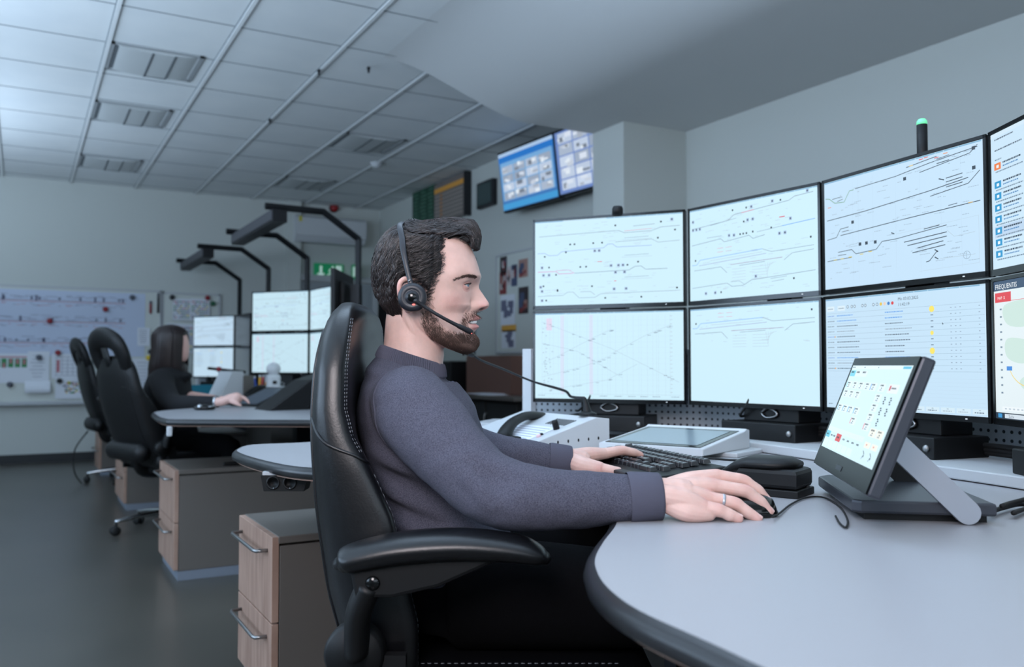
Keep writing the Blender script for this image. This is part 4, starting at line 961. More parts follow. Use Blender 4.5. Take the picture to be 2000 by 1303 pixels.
s.rect(0, .745, .72, .80, (222, 238, 246), 1); s.rect(0, .80, .09, .875, (100, 200, 225), 2); s.rect(.23, .80, .33, .885, (214, 70, 72), 2); s.dash(.02, .84, .04, K2, .018, 3, rr); s.dash(.25, .84, .05, K2, .018, 3, rr)
for x in (.11, .17, .37, .46, .55, .64): s.dash(x, .84, .04, K2, .018, 2, rr)
for x in range(6): s.rect(.02+.1*x, .9, .105+.1*x, .98, (222, 242, 250), 1)
for x, y in ((.76, .78), (.87, .78)): s.rect(x, y, x+.09, y+.06, (240, 240, 228), 1); s.rect(x+.03, y+.02, x+.045, y+.035, (225, 120, 110), 2)
for x, y in ((.76, .87), (.87, .87)): 
    s.line([(x+.02, y), (x+.05, y+.03), (x+.03, y+.08)], .0015, K2, 2); s.disc(x+.05, y+.05, .002, K2, 2)
s.build(e)
one(mat('dim_logo', (40, 44, 50), .4), False).box((0, -.0008, .016), (.04, .0006, .008)).build('maker_plate', e)
# base slab on the desk (world coordinates)
P2 = PG(1667, 1018, .76); a_ = V((.63, .777, 0)); b_ = V((.777, -.63, 0))
def bp(u_, v_, z): q = P2+a_*u_+b_*v_; return (q.x, q.y, z)
def wb(mb, name): return mb.build(name)
b = one(m_gun, False); b.prism([bp(x, y, 0)[:2] for x, y in ((.0, .012), (.012, 0), (.30, 0), (.325, .02), (.32, .205), (.0, .205))], .772, .792, bev=.004)
o1 = b.build('base_plate'); o1.data.transform(MI); o1.parent = e
b = one(m_black, False); b.prism([bp(x, y, 0)[:2] for x, y in ((.02, .02), (.30, .02), (.30, .198), (.02, .198))], .7602, .7725); o2 = b.build('base_underside'); o2.data.transform(MI); o2.parent = e
def arm(u_, mats, w_, name, lo=0, z1=.905):
    p1 = V(bp(u_, .162, .779)); p0 = c+ex*0+V((0, 0, 0)); p0 = V(bp(u_, .045, z1-.008)) 
    d = (p1-p0).normalized(); n_ = a_; k = d.cross(n_).normalized()
    b = one(mats, False); prof = []
    for i in range(9): an = -pi/2+pi*i/8; prof.append(p1+d*(.018*cos(an))+k*(.018*sin(an)))
    for i in range(5): an = pi/2+pi*i/4; prof.append(p0+d*(.014*cos(an))+k*(.018*sin(an)))
    b.loft([[tuple(p-n_*w_/2) for p in prof], [tuple(p+n_*w_/2) for p in prof]]); o = b.build(name); o.data.transform(MI); o.parent = e; return o
arm(-.004, m_silv, .014, 'folding_arm'); arm(.25, m_black, .014, 'folding_arm')
b = one(m_steel); b.tube([bp(-.0, .055, .888), bp(.26, .055, .888)], .012, sub=1); o = b.build('hinge_bar'); o.data.transform(MI); o.parent = e
b = one(m_black, False); b.box((.0, .035, Ht*.42), (.2, .03, .09), bev=.004); b.build('rear_mount', e)
cp = [PG(1935, 1000, .77), PG(1960, 992, .768), PG(2000, 985, .768), PG(2060, 1000, .768)]
for k in range(3):
    o = one(m_rubber).tube([p+V((.01*k, -.012*k, .004*(k % 2)+.006*(k == 1))) for p in cp], .004, sub=6, seg=8).build('power_cable'); origin(o, cp[0]); tag(o, ['upper', 'middle', 'lower'][k]+' black cable leaving the touch terminal to the right', 'cable')
# ------------------------------------------------------------------ clutter on the far desks
keyboard((1.12, 5.67, .7602), atan2(-.98, -.2), 'black keyboard under the woman\'s hands', keys=False)
def at(px, py, h=.76): return PG(px, py, h)
c = at(400, 801); e = empty('computer_mouse', c, 'black glossy trackball mouse at the near left of the woman\'s desk', 'computer mouse')
one(m_blackg).ball((0, 0, .012), (.06, .04, .018), 16).build('shell', e); one(m_chrome).ball((-.03, -.02, .02), .013, 12).build('ball', e); one(m_chrome).tube([(.0, -.03, .015), (.03, -.03, .02), (.045, -.01, .015)], .004).build('trim_ring', e)
c = at(606, 798); e = empty('phone_terminal', c, 'large black desk terminal leaning back, seen from its side on the middle desk', 'terminal', rz=.1)
b = one(m_black, False); b.prism([(-.28, 0), (-.05, .16), (.06, .19), (.08, .17), (-.06, .0)], -.12, .12, bev=.006, X=M4.Rotation(pi/2, 4, 'X')); b.build('display_body', e)
b = one(m_dark, False); b.prism([(-.05, .0), (.1, 0), (.1, .05), (.02, .11)], -.1, .1, X=M4.Rotation(pi/2, 4, 'X')); b.build('stand', e)
c = at(515, 792); e = empty('tilted_tablet', c, 'dark tablet tilted on the middle desk behind the woman\'s hand', 'tablet', rz=.5)
one(m_black, False).box((0, 0, .05), (.3, .22, .018), bev=.004, X=M4.Rotation(-.35, 4, 'Y')).build('casing', e); one(mat('dim_screen', (74, 82, 92), .2), False).box((0, 0, .0605), (.25, .18, .002), X=M4.Rotation(-.35, 4, 'Y')).build('screen', e)
one(m_dark, False).box((.05, 0, .025), (.1, .1, .05)).build('foot', e)
c = at(456, 781); e = empty('desk_telephone', c, 'grey wedge desk telephone with a black handset on the middle desk', 'telephone', rz=.3)
b = one(m_lgrey, False); b.prism([(-.16, 0), (.1, 0), (.02, .2), (-.06, .2)], -.09, .09, bev=.004, X=M4.Rotation(pi/2, 4, 'X')); b.build('housing', e)
one(m_grey, False).box((.06, -.095, .1), (.08, .01, .14), rz=0, bev=.003).build('side_panel', e)
one(m_black).tube([(.02, -.16, .03), (.1, -.15, .08), (.2, -.14, .07)], [.03, .022, .03], seg=12, caps='round').build('handset', e)
c = at(505, 776); e = empty('pen_cup', c, 'pen holder full of coloured pens on the middle desk', 'pen holder')
one(mat('blue_cup', (40, 70, 120), .5)).lathe([(0, 0), (.045, 0), (.05, .09), (.045, .09), (.04, .01), (0, .01)]).build('cup', e)
pens = [((60, 180, 110), -.03, .0), ((30, 60, 150), -.01, .02), ((220, 90, 90), .015, -.01), ((40, 120, 80), .02, .02), ((225, 150, 50), .035, .0), ((235, 170, 60), .0, -.02)]
for i, (c_, x, y) in enumerate(pens):
    p = empty('pen', c+V((x*.6, y*.6, .012)), ['mint green', 'dark blue', 'red', 'green', 'orange', 'amber'][i]+' pen standing in the pen holder on the middle desk', 'pen')
    one(mat('pen_%d' % i, c_, .4)).tube([(0, 0, 0), (x*1.4, y*1.4, .12+.01*(i % 3))], .008, sub=1, caps='round', seg=8).build('barrel', p); one(m_offw).tube([(x*1.4, y*1.4, .12+.01*(i % 3)), (x*1.5, y*1.5, .135+.01*(i % 3))], .0085, sub=1, seg=8).build('cap', p)
c = at(538, 775); c = V((1.46, 6.05, .76)); 
p_ = PX(534, 741, 1.5); e = empty('webcam_figure', (p_.x, p_.y, .76), 'white round-headed desk lamp-like device with a black spot on the middle desk', 'device')
hz = p_.z-.76
one(m_offw, False).box((0, 0, hz-.03), (.09, .07, .13), bev=.02).build('body', e); one(m_offw).ball((0, 0, hz+.07), (.05, .03, .045), 14).build('head', e); one(m_black).ball((-.0, -.038, hz-.02), (.016, .006, .012), 10).build('lens', e); one(m_lgrey, False).box((0, 0, (hz-.09)/2), (.08, .07, hz-.09)).build('stand', e)
c = at(560, 782); e = empty('white_box', c+V((.1, .5, 0)), 'small pale box on the middle desk below the monitors', 'box'); one(m_lgrey, False).box((0, 0, .04), (.2, .1, .08), bev=.005).build('carton', e); one(m_offw, False).box((0, 0, .082), (.2, .1, .006)).build('lid', e)
c = at(472, 779); e = empty('glue_bottle', c+V((0, -.1, 0)), 'small white bottle with a red cap beside the woman\'s hand', 'bottle'); one(m_offw).lathe([(0, 0), (.018, 0), (.018, .06), (.008, .07), (0, .07)]).build('body', e); one(m_mag['red']).lathe([(.009, .07), (.008, .085), (0, .085)]).build('cap', e)
c = at(385, 776); e = empty('teal_tray', c+V((.1, .5, 0)), 'teal blue desk tray with pens behind the woman', 'tray', rz=.2)
mt = mat('teal_plastic', (30, 120, 140), .5); b = one(mt, False); b.box((0, 0, .01), (.34, .24, .02)); [b.box((s_*.17, 0, .04), (.01, .24, .08)) for s_ in (-1, 1)]; [b.box((0, s_*.12, .04), (.34, .01, .08)) for s_ in (-1, 1)]; b.build('tray_body', e); one(m_paper, False).box((.0, .0, .025), (.28, .2, .01)).build('paper_insert', e)
c = at(358, 772); e = empty('pen_cup', c+V((.05, .6, 0)), 'blue pen holder with pale pens right behind the woman', 'pen holder'); one(mat('blue_cup', (40, 70, 120), .5)).lathe([(0, 0), (.05, 0), (.055, .1), (0, .1)]).build('cup', e)
for i, (c_, x, y) in enumerate([((200, 120, 140), -.03, 0), ((150, 200, 190), .02, .02), ((190, 210, 230), .045, 0)]): one(mat('pen_p%d' % i, c_, .4)).tube([(x*.5, y, .1), (x*1.4, y, .2)], .01, sub=1, caps='round', seg=8).build('pen_top', e)
p_ = PX(405, 722, 1.25); e = empty('gooseneck_microphone', (p_.x+.1, p_.y, .76), 'far gooseneck microphone with a red ring in front of the last monitors', 'microphone'); h = p_.z-.76
one(m_black).lathe([(0, .02), (.04, .015), (.05, 0), (0, 0)]).build('base_disc', e)
one(m_dark).tube([(0, 0, .01), (.0, 0, h*.6), (-.02, 0, h)], .004).build('gooseneck', e); one(m_black).tube([(-.09, .0, h+.01), (.18, -.0, h-.02)], .011, sub=1, caps='round').build('capsule', e); one(m_mag['red']).tube([(-.03, 0, h+.004), (.0, 0, h+.001)], .018, sub=1).build('red_ring', e)
# clip hanging from the woman's desk end
c = PG(331, 832, .73); e = empty('cable_clip', (c.x, c.y-.0, .728), 'small white clip hanging under the near corner of the woman\'s desk', 'clip'); one(m_offw, False).box((0, 0, -.022), (.022, .022, .044), bev=.004).build('clip_body', e)
e = empty('black_cabinet', (2.13, 5.2, .786), 'black upright cabinet beside the nearest monitors of the middle workstation, behind the chair back', 'cabinet')
one(m_black, False).box((0, 0, .4), (.26, .2, .8), bev=.006).build('casing', e)
one(m_dark, False).box((-.134, 0, .4), (.008, .17, .74), bev=.002).build('front_panel', e); one(m_chrome).ball((-.14, -.06, .76), .009, 10).build('lock', e)
# ------------------------------------------------------------------ office chairs
def chair_fn(W0=.25, zt=1.115):
    T = [(.44, -.20, -.08, .20), (.50, -.225, -.06, .235), (.585, -.244, -.05, .25), (.63, -.257, -.06, .252), (.756, -.276, -.095, .252), (.84, -.281, -.15, .25), (.884, -.283, -.185, .246),
         (.93, -.283, -.203, .24), (.995, -.281, -.206, .228), (1.04, -.275, -.207, .21), (1.075, -.268, -.210, .185), (1.10, -.258, -.218, .15), (1.112, -.250, -.228, .11)]
    def f(t, z):
        ar, af, W = interp(T, z); W *= W0/.25
        ct, st = cos(t), sin(t); l = W*(1 if ct >= 0 else -1)*abs(ct)**.55; s = (1 if st >= 0 else -1)*abs(st)**.6
        q = min(1, abs(l)/W)
        arear = ar-.02*(1-q*q); afront = min(af, ar+.05)+(af-min(af, ar+.05))*q**2
        mid, half = (arear+afront)/2, (afront-arear)/2
        return V((mid+half*s, l, z))
    return f, T
def office_chair(loc, rz, label, headrest=False, grp='black leather swivel chairs'):
    e = empty('office_chair', loc, label, 'office chair', grp, rz)
    m_leather = globals()['m_leather2'] if headrest else globals()['m_leather']
    f0, T = chair_fn(); rec = .17 if headrest else 0.
    def f(t, z): p = f0(t, z); return V((p.x-rec*(z-.44), p.y, p.z))
    zs = [.44+(1.112-.44)*i/40 for i in range(41)]; n = 64
    b = one(m_leather); b.loft([[tuple(f(2*pi*j/n, z)) for j in range(n)] for z in zs]); back = b.build('backrest', e)
    # rear fabric/leather panel seams
    for sd in (0, 1):
        for off in (.40, .52):
            b = one(m_stitch); t_ = off if sd == 0 else pi-off; k = 0
            pz = [.86+.0062*i for i in range(37)]
            for i, z in enumerate(pz[:-1]):
                p, q = f(t_, z), f(t_, z+.0036); c_ = V(((T[5][1]+T[5][2])/2, 0, z)); o_ = (p-V((-.24, p.y*.0, z))); nn = V((sin(t_)*.6, cos(t_), 0)).normalized()*.0006
                b.tube([p+nn, q+nn], .0006, seg=5, sub=1)
            b.build('stitching', back)
        b = one(m_leather); t0_ = -.9 if sd == 0 else pi+.9
        path = []
        for i in range(15):
            u_ = i/14; tt = lerp(-1.2, .9, u_); z = .925-.085*smooth(u_)-.01*sin(u_*pi); t_ = tt if sd == 0 else pi-tt; path.append(f(t_, z))
        b.tube(path, .0028, sub=2, seg=8); b.build('piping', back)
        b = one(m_leather); path = [f((-.85 if sd == 0 else pi+.85), z) for z in [.46+.04*i for i in range(16)]]; b.tube(path, .003, sub=2, seg=8); b.build('edge_piping', back)
        b = one(m_stitch)
        for i in range(34):
            z = .47+.0105*i; t_ = .62 if sd == 0 else pi-.62; p, q = f(t_, z), f(t_, z+.006); nn = V((sin(t_)*.6, cos(t_), 0)).normalized()*.0006; b.tube([p+nn, q+nn], .0006, seg=5, sub=1)
        b.build('stitching', back)
    b = one(m_leather, False); b.box((.04, 0, .465), (.5, .5, .09), bev=.035, seg=4); b.smooth = True
    b.use(m_leather); s_ = b.build('seat', e)
    for p in s_.data.polygons: p.use_smooth = True
    st = one(m_stitch)
    for i in range(30): st.tube([(-.1+.011*i, -.2, .5105), (-.094+.011*i, -.2, .5105)], .0006, seg=5, sub=1)
    st.build('stitching', s_)
    one(m_black, False).box((.02, 0, .40), (.34, .3, .05), bev=.01).build('mechanism', e)
    b = one(m_black); b.tube([(-.02, 0, .39), (-.16, 0, .40), (-.20, 0, .48), (-.24, 0, .62)], [(.05, .016)]*4, seg=10, flat=(0, 1, 0)); b.build('back_bracket', e)
    one(m_chrome).tube([(0, 0, .1), (0, 0, .4)], .022, sub=1).build('gas_spring', e)
    one(m_black).tube([(0, 0, .09), (0, 0, .22)], .03, sub=1).build('column_sleeve', e)
    for k in range(5):
        a = 2*pi*k/5+.45; d = V((cos(a), sin(a), 0)); g = one(m_chrome)
        g.tube([d*.03+V((0, 0, .115)), d*.18+V((0, 0, .105)), d*.31+V((0, 0, .085))], [(.026, .02), (.021, .015), (.016, .011)], seg=10, sub=4, caps='round'); arm_ = g.build('base_arm', e)
        w_ = one(m_rubber); n_ = V((-d.y, d.x, 0))
        for s_ in (-.016, .016): w_.lathe([(0, -.009), (.024, -.009), (.028, -.004), (.028, .004), (.024, .009), (0, .009)], c=tuple(d*.315+n_*s_+V((0, 0, .0285))), axis=tuple(n_), seg=18)
        w_.tube([d*.31+V((0, 0, .03)), d*.31+V((0, 0, .09))], .008, sub=1); w_.build('caster', arm_)
    for s_ in (-1, 1):
        y = s_*.315
        P = [(-.212, .700, .010, .022), (-.206, .702, .017, .034), (-.19, .708, .022, .043), (-.12, .722, .0245, .047), (-.03, .728, .024, .047), (.05, .723, .021, .045), (.085, .714, .016, .039), (.1, .708, .009, .028)]
        b = one(m_leather); b.tube([(p[0], y, p[1]) for p in P], [(p[3], p[2]) for p in P], seg=20, sub=5, flat=(0, 0, 1), caps='round'); pad = b.build('armrest_pad', e)
        b = one(m_black, False); b.prism([(-.195, .702), (.05, .716), (-.06, .668), (-.13, .652), (-.185, .652)], -.021, .021, bev=.006, X=M4.Translation((0, y, 0)) @ M4.Rotation(pi/2, 4, 'X')); b.build('armrest_bracket', e)
        b = one(m_blackg); b.lathe([(0, .003), (.009, .003), (.011, 0)], c=(-.158, y-.0225*1 if s_ < 0 else y+.0225, .675), axis=(0, s_*1.0, 0)); b.build('button', e)
        b = one(m_black); b.tube([(-.165, y, .67), (-.185, y-.01*s_, .62), (-.19, y-.03*s_, .56)], [(.03, .02), (.027, .02), (.034, .02)], seg=12, flat=(1, 0, 0)); b.build('armrest_post', e)
        b = one(m_black); b.lathe([(0, -.02), (.042, -.02), (.047, -.014), (.047, .012), (.042, .02), (0, .021)], c=(-.195, s_*.272, .552), axis=(0, s_, 0), seg=32); b.build('adjuster_disc', e)
        one(m_black, False).box((-.1, s_*.2, .4), (.06, .16, .03)).build('armrest_arm', e); one(m_black, False).box((-.14, s_*.272, .47), (.05, .02, .16)).build('side_plate', e)
    if headrest:
        b = one(m_leather); hp_ = [(-.36, -.155, 1.045), (-.385, -.158, 1.12), (-.41, -.125, 1.19), (-.42, 0, 1.225), (-.41, .125, 1.19), (-.385, .158, 1.12), (-.36, .155, 1.045)]
        b.tube(hp_, [(.05, .030), (.062, .034), (.066, .036), (.066, .038), (.066, .036), (.062, .034), (.05, .030)], seg=18, sub=6, caps='round', flat=(.9, 0, .3)); b.build('headrest', e)
        one(m_black).tube([(-.375, 0, 1.0), (-.42, 0, 1.16)], [(.04, .01)]*2, sub=1).build('headrest_support', e)
        b = one(m_leather); b.tube([(-.27, -.17, .52), (-.27, .17, .52)], [(.05, .06)]*2, sub=1, caps='round', seg=18); b.build('lumbar_cushion', e)
        b = one(m_grey, False); b.box((-.374, 0, .93), (.004, .17, .012)); b.build('trim_strip', e)
    return e
cr = V(CAM)+RT*(-.05)+HF*1.65; cr.z = 0
office_chair(cr, -TH, 'black leather swivel chair the man in the grey sweater sits in')
office_chair((.81, 5.70, 0), radians(20), 'black swivel chair with hood headrest behind the dark-haired woman', True).scale = (1, 1, .95)
office_chair((.82, 8.27, 0), radians(8), 'empty black swivel chair farther back, left of the woman\'s chair', True).scale = (1, 1, .96)
o = one(m_rubber).tube([(.50, 8.15, .45), (.40, 8.1, .3), (.40, 8.1, .12), (.46, 8.15, .01)], .006, sub=6, seg=8).build('hanging_cable'); origin(o, (.62, 8.15, .0)); tag(o, 'thin black cable hanging from the farthest chair', 'cable')
# ------------------------------------------------------------------ skin materials
def vcol_mat(name, rough=.5, sss=.12, bump=True):
    m = bpy.data.materials.new(name); m.use_nodes = True; nt = m.node_tree; b = nt.nodes['Principled BSDF']
    a = nt.nodes.new('ShaderNodeAttribute'); a.attribute_name = 'Col'
    n = nt.nodes.new('ShaderNodeTexNoise'); n.inputs['Scale'].default_value = 45; n.inputs['Detail'].default_value = 5
    tc = nt.nodes.new('ShaderNodeTexCoord'); nt.links.new(tc.outputs['Object'], n.inputs['Vector'])
    mr = nt.nodes.new('ShaderNodeMapRange'); mr.inputs['From Min'].default_value = .3; mr.inputs['From Max'].default_value = .7; mr.inputs['To Min'].default_value = .9; mr.inputs['To Max'].default_value = 1.06; nt.links.new(n.outputs[0], mr.inputs['Value'])
    vm = nt.nodes.new('ShaderNodeVectorMath'); vm.operation = 'SCALE'; nt.links.new(a.outputs['Color'], vm.inputs[0]); nt.links.new(mr.outputs[0], vm.inputs['Scale']); nt.links.new(vm.outputs[0], b.inputs['Base Color'])
    b.inputs['Roughness'].default_value = rough; b.inputs['Subsurface Weight'].default_value = sss; b.inputs['Subsurface Scale'].default_value = .004; b.inputs['Subsurface Radius'].default_value = (1, .4, .25)
    if bump:
        n2 = nt.nodes.new('ShaderNodeTexNoise'); n2.inputs['Scale'].default_value = 420; nt.links.new(tc.outputs['Object'], n2.inputs['Vector'])
        bp_ = nt.nodes.new('ShaderNodeBump'); bp_.inputs['Strength'].default_value = .18; bp_.inputs['Distance'].default_value = .001; nt.links.new(n2.outputs[0], bp_.inputs['Height']); nt.links.new(bp_.outputs[0], b.inputs['Normal'])
    MATS[name] = m; return m
m_skin = vcol_mat('man_skin'); m_skin2 = mat('woman_skin', (214, 172, 160), .5)
m_hair = mat('dark_brown_hair', (30, 24, 24), .38, spec=.6); m_beard = mat('brown_beard_hair', (86, 66, 58), .55); m_hair2 = mat('long_brown_hair', (34, 22, 22), .4)
m_knit = mat('charcoal_knit', (86, 86, 100), .95, bump=(900, .5, .0015), var=(620, (56, 56, 70)))
m_rib = mat('ribbed_knit', (76, 76, 90), .95, bump=(500, .4, .001)); m_trs = mat('black_trousers', (6, 6, 8), .95, spec=.1, bump=(200, .3, .002))
def paint(o, fn):
    me = o.data; ca = me.color_attributes.new('Col', 'FLOAT_COLOR', 'POINT')
    for i, v in enumerate(me.vertices): c = fn(v.co); ca.data[i].color = (c[0], c[1], c[2], 1)
def L3(rgb): return V([lin(c) for c in rgb])
def remesh(o, vox, sm=2, fac=.5):
    m = o.modifiers.new('r', 'REMESH'); m.mode = 'VOXEL'; m.voxel_size = vox; m.use_smooth_shade = True
    if sm: s_ = o.modifiers.new('s', 'SMOOTH'); s_.iterations = sm; s_.factor = fac
    dg = bpy.context.evaluated_depsgraph_get(); me = bpy.data.meshes.new_from_object(o.evaluated_get(dg)); me.name = o.name
    mats_ = list(o.data.materials); o.modifiers.clear(); o.data = me; me.materials.clear(); [me.materials.append(q) for q in mats_]
    me.polygons.foreach_set('use_smooth', [True]*len(me.polygons)); me.polygons.foreach_set('material_index', [0]*len(me.polygons)); return o
# ------------------------------------------------------------------ head (u, v are photo-scale profile units of ~1 mm; l lateral metres)
S_ = 1.65/1700; HC0 = PZ(840, 600, 1.65)
def HW(u_, v_, l): return HC0+RT*((u_-840)*S_)+UP*((600-v_)*S_)-FW*l
def inv(p): d = p-HC0; return 840+d.dot(RT)/S_, 600-d.dot(UP)/S_, -d.dot(FW)
HEAD = [(441, 836, 824, .004), (443, 850, 808, .014), (446, 864, 795, .024), (452, 881, 779, .037), (462, 900, 763, .050), (475, 914, 752, .060), (490, 923, 744, .067), (510, 931, 738, .073), (530, 937, 736, .0765), (540, 939, 736, .0775), (550, 936, 737, .0775),
        (560, 929, 739, .077), (575, 925, 744, .075), (590, 925, 751, .073), (605, 929, 762, .071), (620, 932, 775, .068), (632, 931, 788, .0665), (645, 929, 803, .064), (655, 930, 818, .061), (665, 932, 836, .056), (675, 932, 858, .048), (682, 929, 876, .038), (687, 922, 890, .026), (690, 914, 900, .010)]
NOSE = [(546, 0), (550, 1.5), (556, 4.5), (564, 9), (574, 18), (585, 26), (593, 29.5), (599, 27), (603, 22), (606, 15), (609, 6), (612, 0)]
NSIG = [(546, .013), (560, .0110), (575, .0125), (590, .0150), (600, .0160), (612, .014)]
EYE = (904.8, 559.0, .032)
def near(P, l): k = 1-l/1.65; return [(1000-(1000-u_)*k, 651.5-(651.5-v_)*k) for u_, v_ in P]
def g1(x, s): return exp(-(x/s)**2)
def cubic(tab):
    q = cat(tab, 8); return sorted(q, key=lambda a: a[0])
HEAD_C = cubic(HEAD); NOSE_C = cubic(NOSE)
def head_pt(v, ph, feat=True):
    xf, xb, w = interp(HEAD_C, v)
    xm = xb+.46*(xf-xb); cp_, sp = cos(ph), sin(ph)
    ex_ = 2/2.25
    u_ = xm+((xf-xm) if cp_ >= 0 else (xm-xb))*(1 if cp_ >= 0 else -1)*abs(cp_)**ex_
    l = w*(1 if sp >= 0 else -1)*abs(sp)**ex_
    if not feat: return u_, v, l
    al = abs(l); fr = max(0, cp_)
    # muzzle and face taper
    mz = smooth((v-595)/20)*(1-smooth((v-668)/16)); u_ -= mz*fr*11*min(1.6, (al/.026)**2)
    u_ -= fr*4*smooth((v-530)/20)*(1-smooth((v-600)/30))*min(1.5, (al/.045)**2)
    # nose
    N = max(0, interp(NOSE_C, v)[0]); sg = interp(NSIG, v)[0]
    if N > 0 and fr > 0: u_ += N*exp(-(al/sg)**(1.7+.8*smooth((v-580)/12)))
    wing = g1(v-598, 6.5)*exp(-((al-.0135)/.006)**2)*fr; u_ += 8*wing; l += (1 if l > 0 else -1)*.003*wing
    u_ -= 5.5*g1(v-596, 8)*exp(-((al-.0215)/.004)**2)*fr
    # nostril
    u_ -= 9*g1(v-603, 2.6)*exp(-((al-.0092)/.0040)**2)*fr
    # sockets, brow, cheek, temple
    u_ -= 9*exp(-((al-.032)/.014)**2-((v-557)/9)**2)*fr
    u_ -= 5*exp(-((al-.017)/.008)**2-((v-558)/10)**2)*fr
    u_ += 3.2*exp(-((al-.024)/.017)**2-((v-541)/6.5)**2)*fr
    ck = exp(-((u_-892)/22)**2-((v-585)/17)**2); l += (1 if l > 0 else -1)*.0045*ck
    tp = exp(-((u_-872)/20)**2-((v-525)/22)**2); l -= (1 if l > 0 else -1)*.0035*tp
    hl = exp(-((u_-880)/18)**2-((v-622)/16)**2); l -= (1 if l > 0 else -1)*.003*hl
    jw = exp(-((u_-826)/16)**2-((v-636)/14)**2); l += (1 if l > 0 else -1)*.002*jw
    # lips
    lw = exp(-(al/.0215)**4)*fr
    u_ += lw*(7.5*g1(v-621.5, 4.2)+6*g1(v-638.5, 4.6)); u_ -= 9*g1(v-630, 2.9)*exp(-(al/.0235)**6)*fr
    u_ -= 3*g1(v-651, 5)*exp(-(al/.022)**2)*fr; u_ += 3*g1(v-668, 9)*exp(-(al/.02)**2)*fr
    u_ -= 1.6*g1(v-613, 4)*exp(-(al/.0035)**2)*fr
    # crease from nose wing to mouth corner
    tcr = (v-600)/30.
    if 0 < tcr < 1.15: lc = .021+.011*tcr; u_ -= 2.2*exp(-((al-lc)/.0035)**2)*sin(pi*min(1, tcr/1.15))*fr
    return u_, v, l
def lids(P):
    """fit the skin around the eyeball and open the lids; P world point"""
    for sgn in (1, -1):
        c = HW(EYE[0], EYE[1], EYE[2]*sgn); d = P-c; r_ = d.length
        if r_ > .019: continue
        x = d.dot(RT); z = d.dot(UP); y = -d.dot(FW)*sgn
        if x < -.004: continue
        el = math.degrees(atan2(z, sqrt(x*x+y*y))); az = math.degrees(atan2(y, x))
        op = -30 < az < 74; k = max(0, 1-((az-18)/54)**2) if op else 0
        top = 11*k**.6-1; bot = -13*k**.6+1
        lidr = .0134
        if bot < el < top: P = c+d.normalized()*.0095
        else:
            dist = min(abs(el-top), abs(el-bot)); 
            if r_ < lidr+.0025: t = smooth((r_-lidr)/.0025+.2) if r_ > lidr else 0; P = c+d.normalized()*lerp(lidr+.0006*exp(-dist/6), r_, t)
        break
    return P
def build_head_grid():
    vs = []; v = 441.
    lv = []
    while v < 690: lv.append(v); v += .62 if 540 < v < 650 else 1.1
    lv.append(690); nf = 250; phs = []
    for j in range(nf):
        t = j/nf; a = 2*pi*t; phs.append(a-.55*sin(a))  # denser at front (phi=0)
    rings = []
    for v in lv: rings.append([tuple(lids(HW(*head_pt(v, a)))) for a in phs])
    return rings
man = empty('person', (cr.x, cr.y, 0), 'seated man with dark hair and beard, grey sweater and headset', 'person'); MO = V(man.location)
body = one(m_skin); body.loft(build_head_grid())
# neck
nk = []
for v, uf, ub, hw in ((560, 880, 765, .050), (600, 880, 757, .056), (625, 868, 754, .059), (650, 866, 752, .060), (668, 866, 751, .061), (690, 867, 749, .064), (712, 864, 744, .070), (735, 860, 736, .082), (770, 868, 734, .13)):
    t = smooth((v-600)/120)
    nk.append([tuple(HW((uf+ub)/2+(uf-ub)/2*cos(a)*(1 if cos(a) > 0 else 1), v+(6-14*0)*cos(a)*t*1.0, hw*sin(a))) for a in [2*pi*j/48 for j in range(48)]])
body.loft(nk)
# sternomastoid hint and ear
for sg in (1, -1):
    body.tube([HW(798, 600, .050*sg), HW(812, 640, .049*sg), HW(832, 680, .040*sg), HW(852, 715, .024*sg)], [.012, .013, .013, .012], sub=6, seg=12, caps='round')
    body.tube([HW(814, 562, .072*sg), HW(810, 553, .082*sg), HW(801, 551, .088*sg), HW(793, 560, .090*sg), HW(793, 580, .087*sg), HW(800, 598, .081*sg), HW(806, 608, .074*sg)], [.004, .0045, .005, .005, .005, .005, .006], sub=5, seg=10, caps='round')
    body.ball(HW(804, 580, .077*sg), (.011, .009, .024), 16, axis=M4((RT, -FW*sg, UP)).transposed().to_4x4())
bo = body.build('body')
SK = L3((216, 178, 166)); SKD = L3((200, 134, 126)); LIP = L3((194, 124, 122)); BRD = L3((112, 82, 70)); INN = L3((70, 24, 24))
def inpoly(x, y, P):
    c = False; n = len(P)
    for i in range(n):
        a, b_ = P[i-1], P[i]
        if (a[1] > y) != (b_[1] > y) and x < (b_[0]-a[0])*(y-a[1])/(b_[1]-a[1])+a[0]: c = not c
    return c
def pdist(x, y, P):
    m_ = 1e9
    for i in range(len(P)):
        ax, ay = P[i-1]; bx, by = P[i]; dx, dy = bx-ax, by-ay; t = max(0, min(1, ((x-ax)*dx+(y-ay)*dy)/(dx*dx+dy*dy+1e-9))); m_ = min(m_, math.hypot(ax+dx*t-x, ay+dy*t-y))
    return m_
BEARD = [(838, 570), (848, 580), (846, 606), (856, 630), (872, 646), (893, 652), (906, 650), (905, 640), (910, 636), (916, 643), (926, 650), (936, 654), (938, 672), (934, 684), (920, 692), (890, 694), (868, 690), (852, 674), (836, 652), (824, 630), (826, 600)]; BEARD = near(BEARD, .055)
MOUST = [(911, 614), (924, 609), (936, 608), (941, 614), (939, 618), (926, 619), (914, 628), (908, 636), (905, 628)]; MOUST = near(MOUST, .018)
def bmask(u_, v_, l):
    if u_ < 800: return 0
    m_ = 0
    for P in (BEARD, MOUST):
        d = pdist(u_, v_, P); s_ = d if inpoly(u_, v_, P) else -d
        m_ = max(m_, smooth((s_+6)/14))
    if v_ < 606 and m_ > 0: m_ *= .45
    return m_
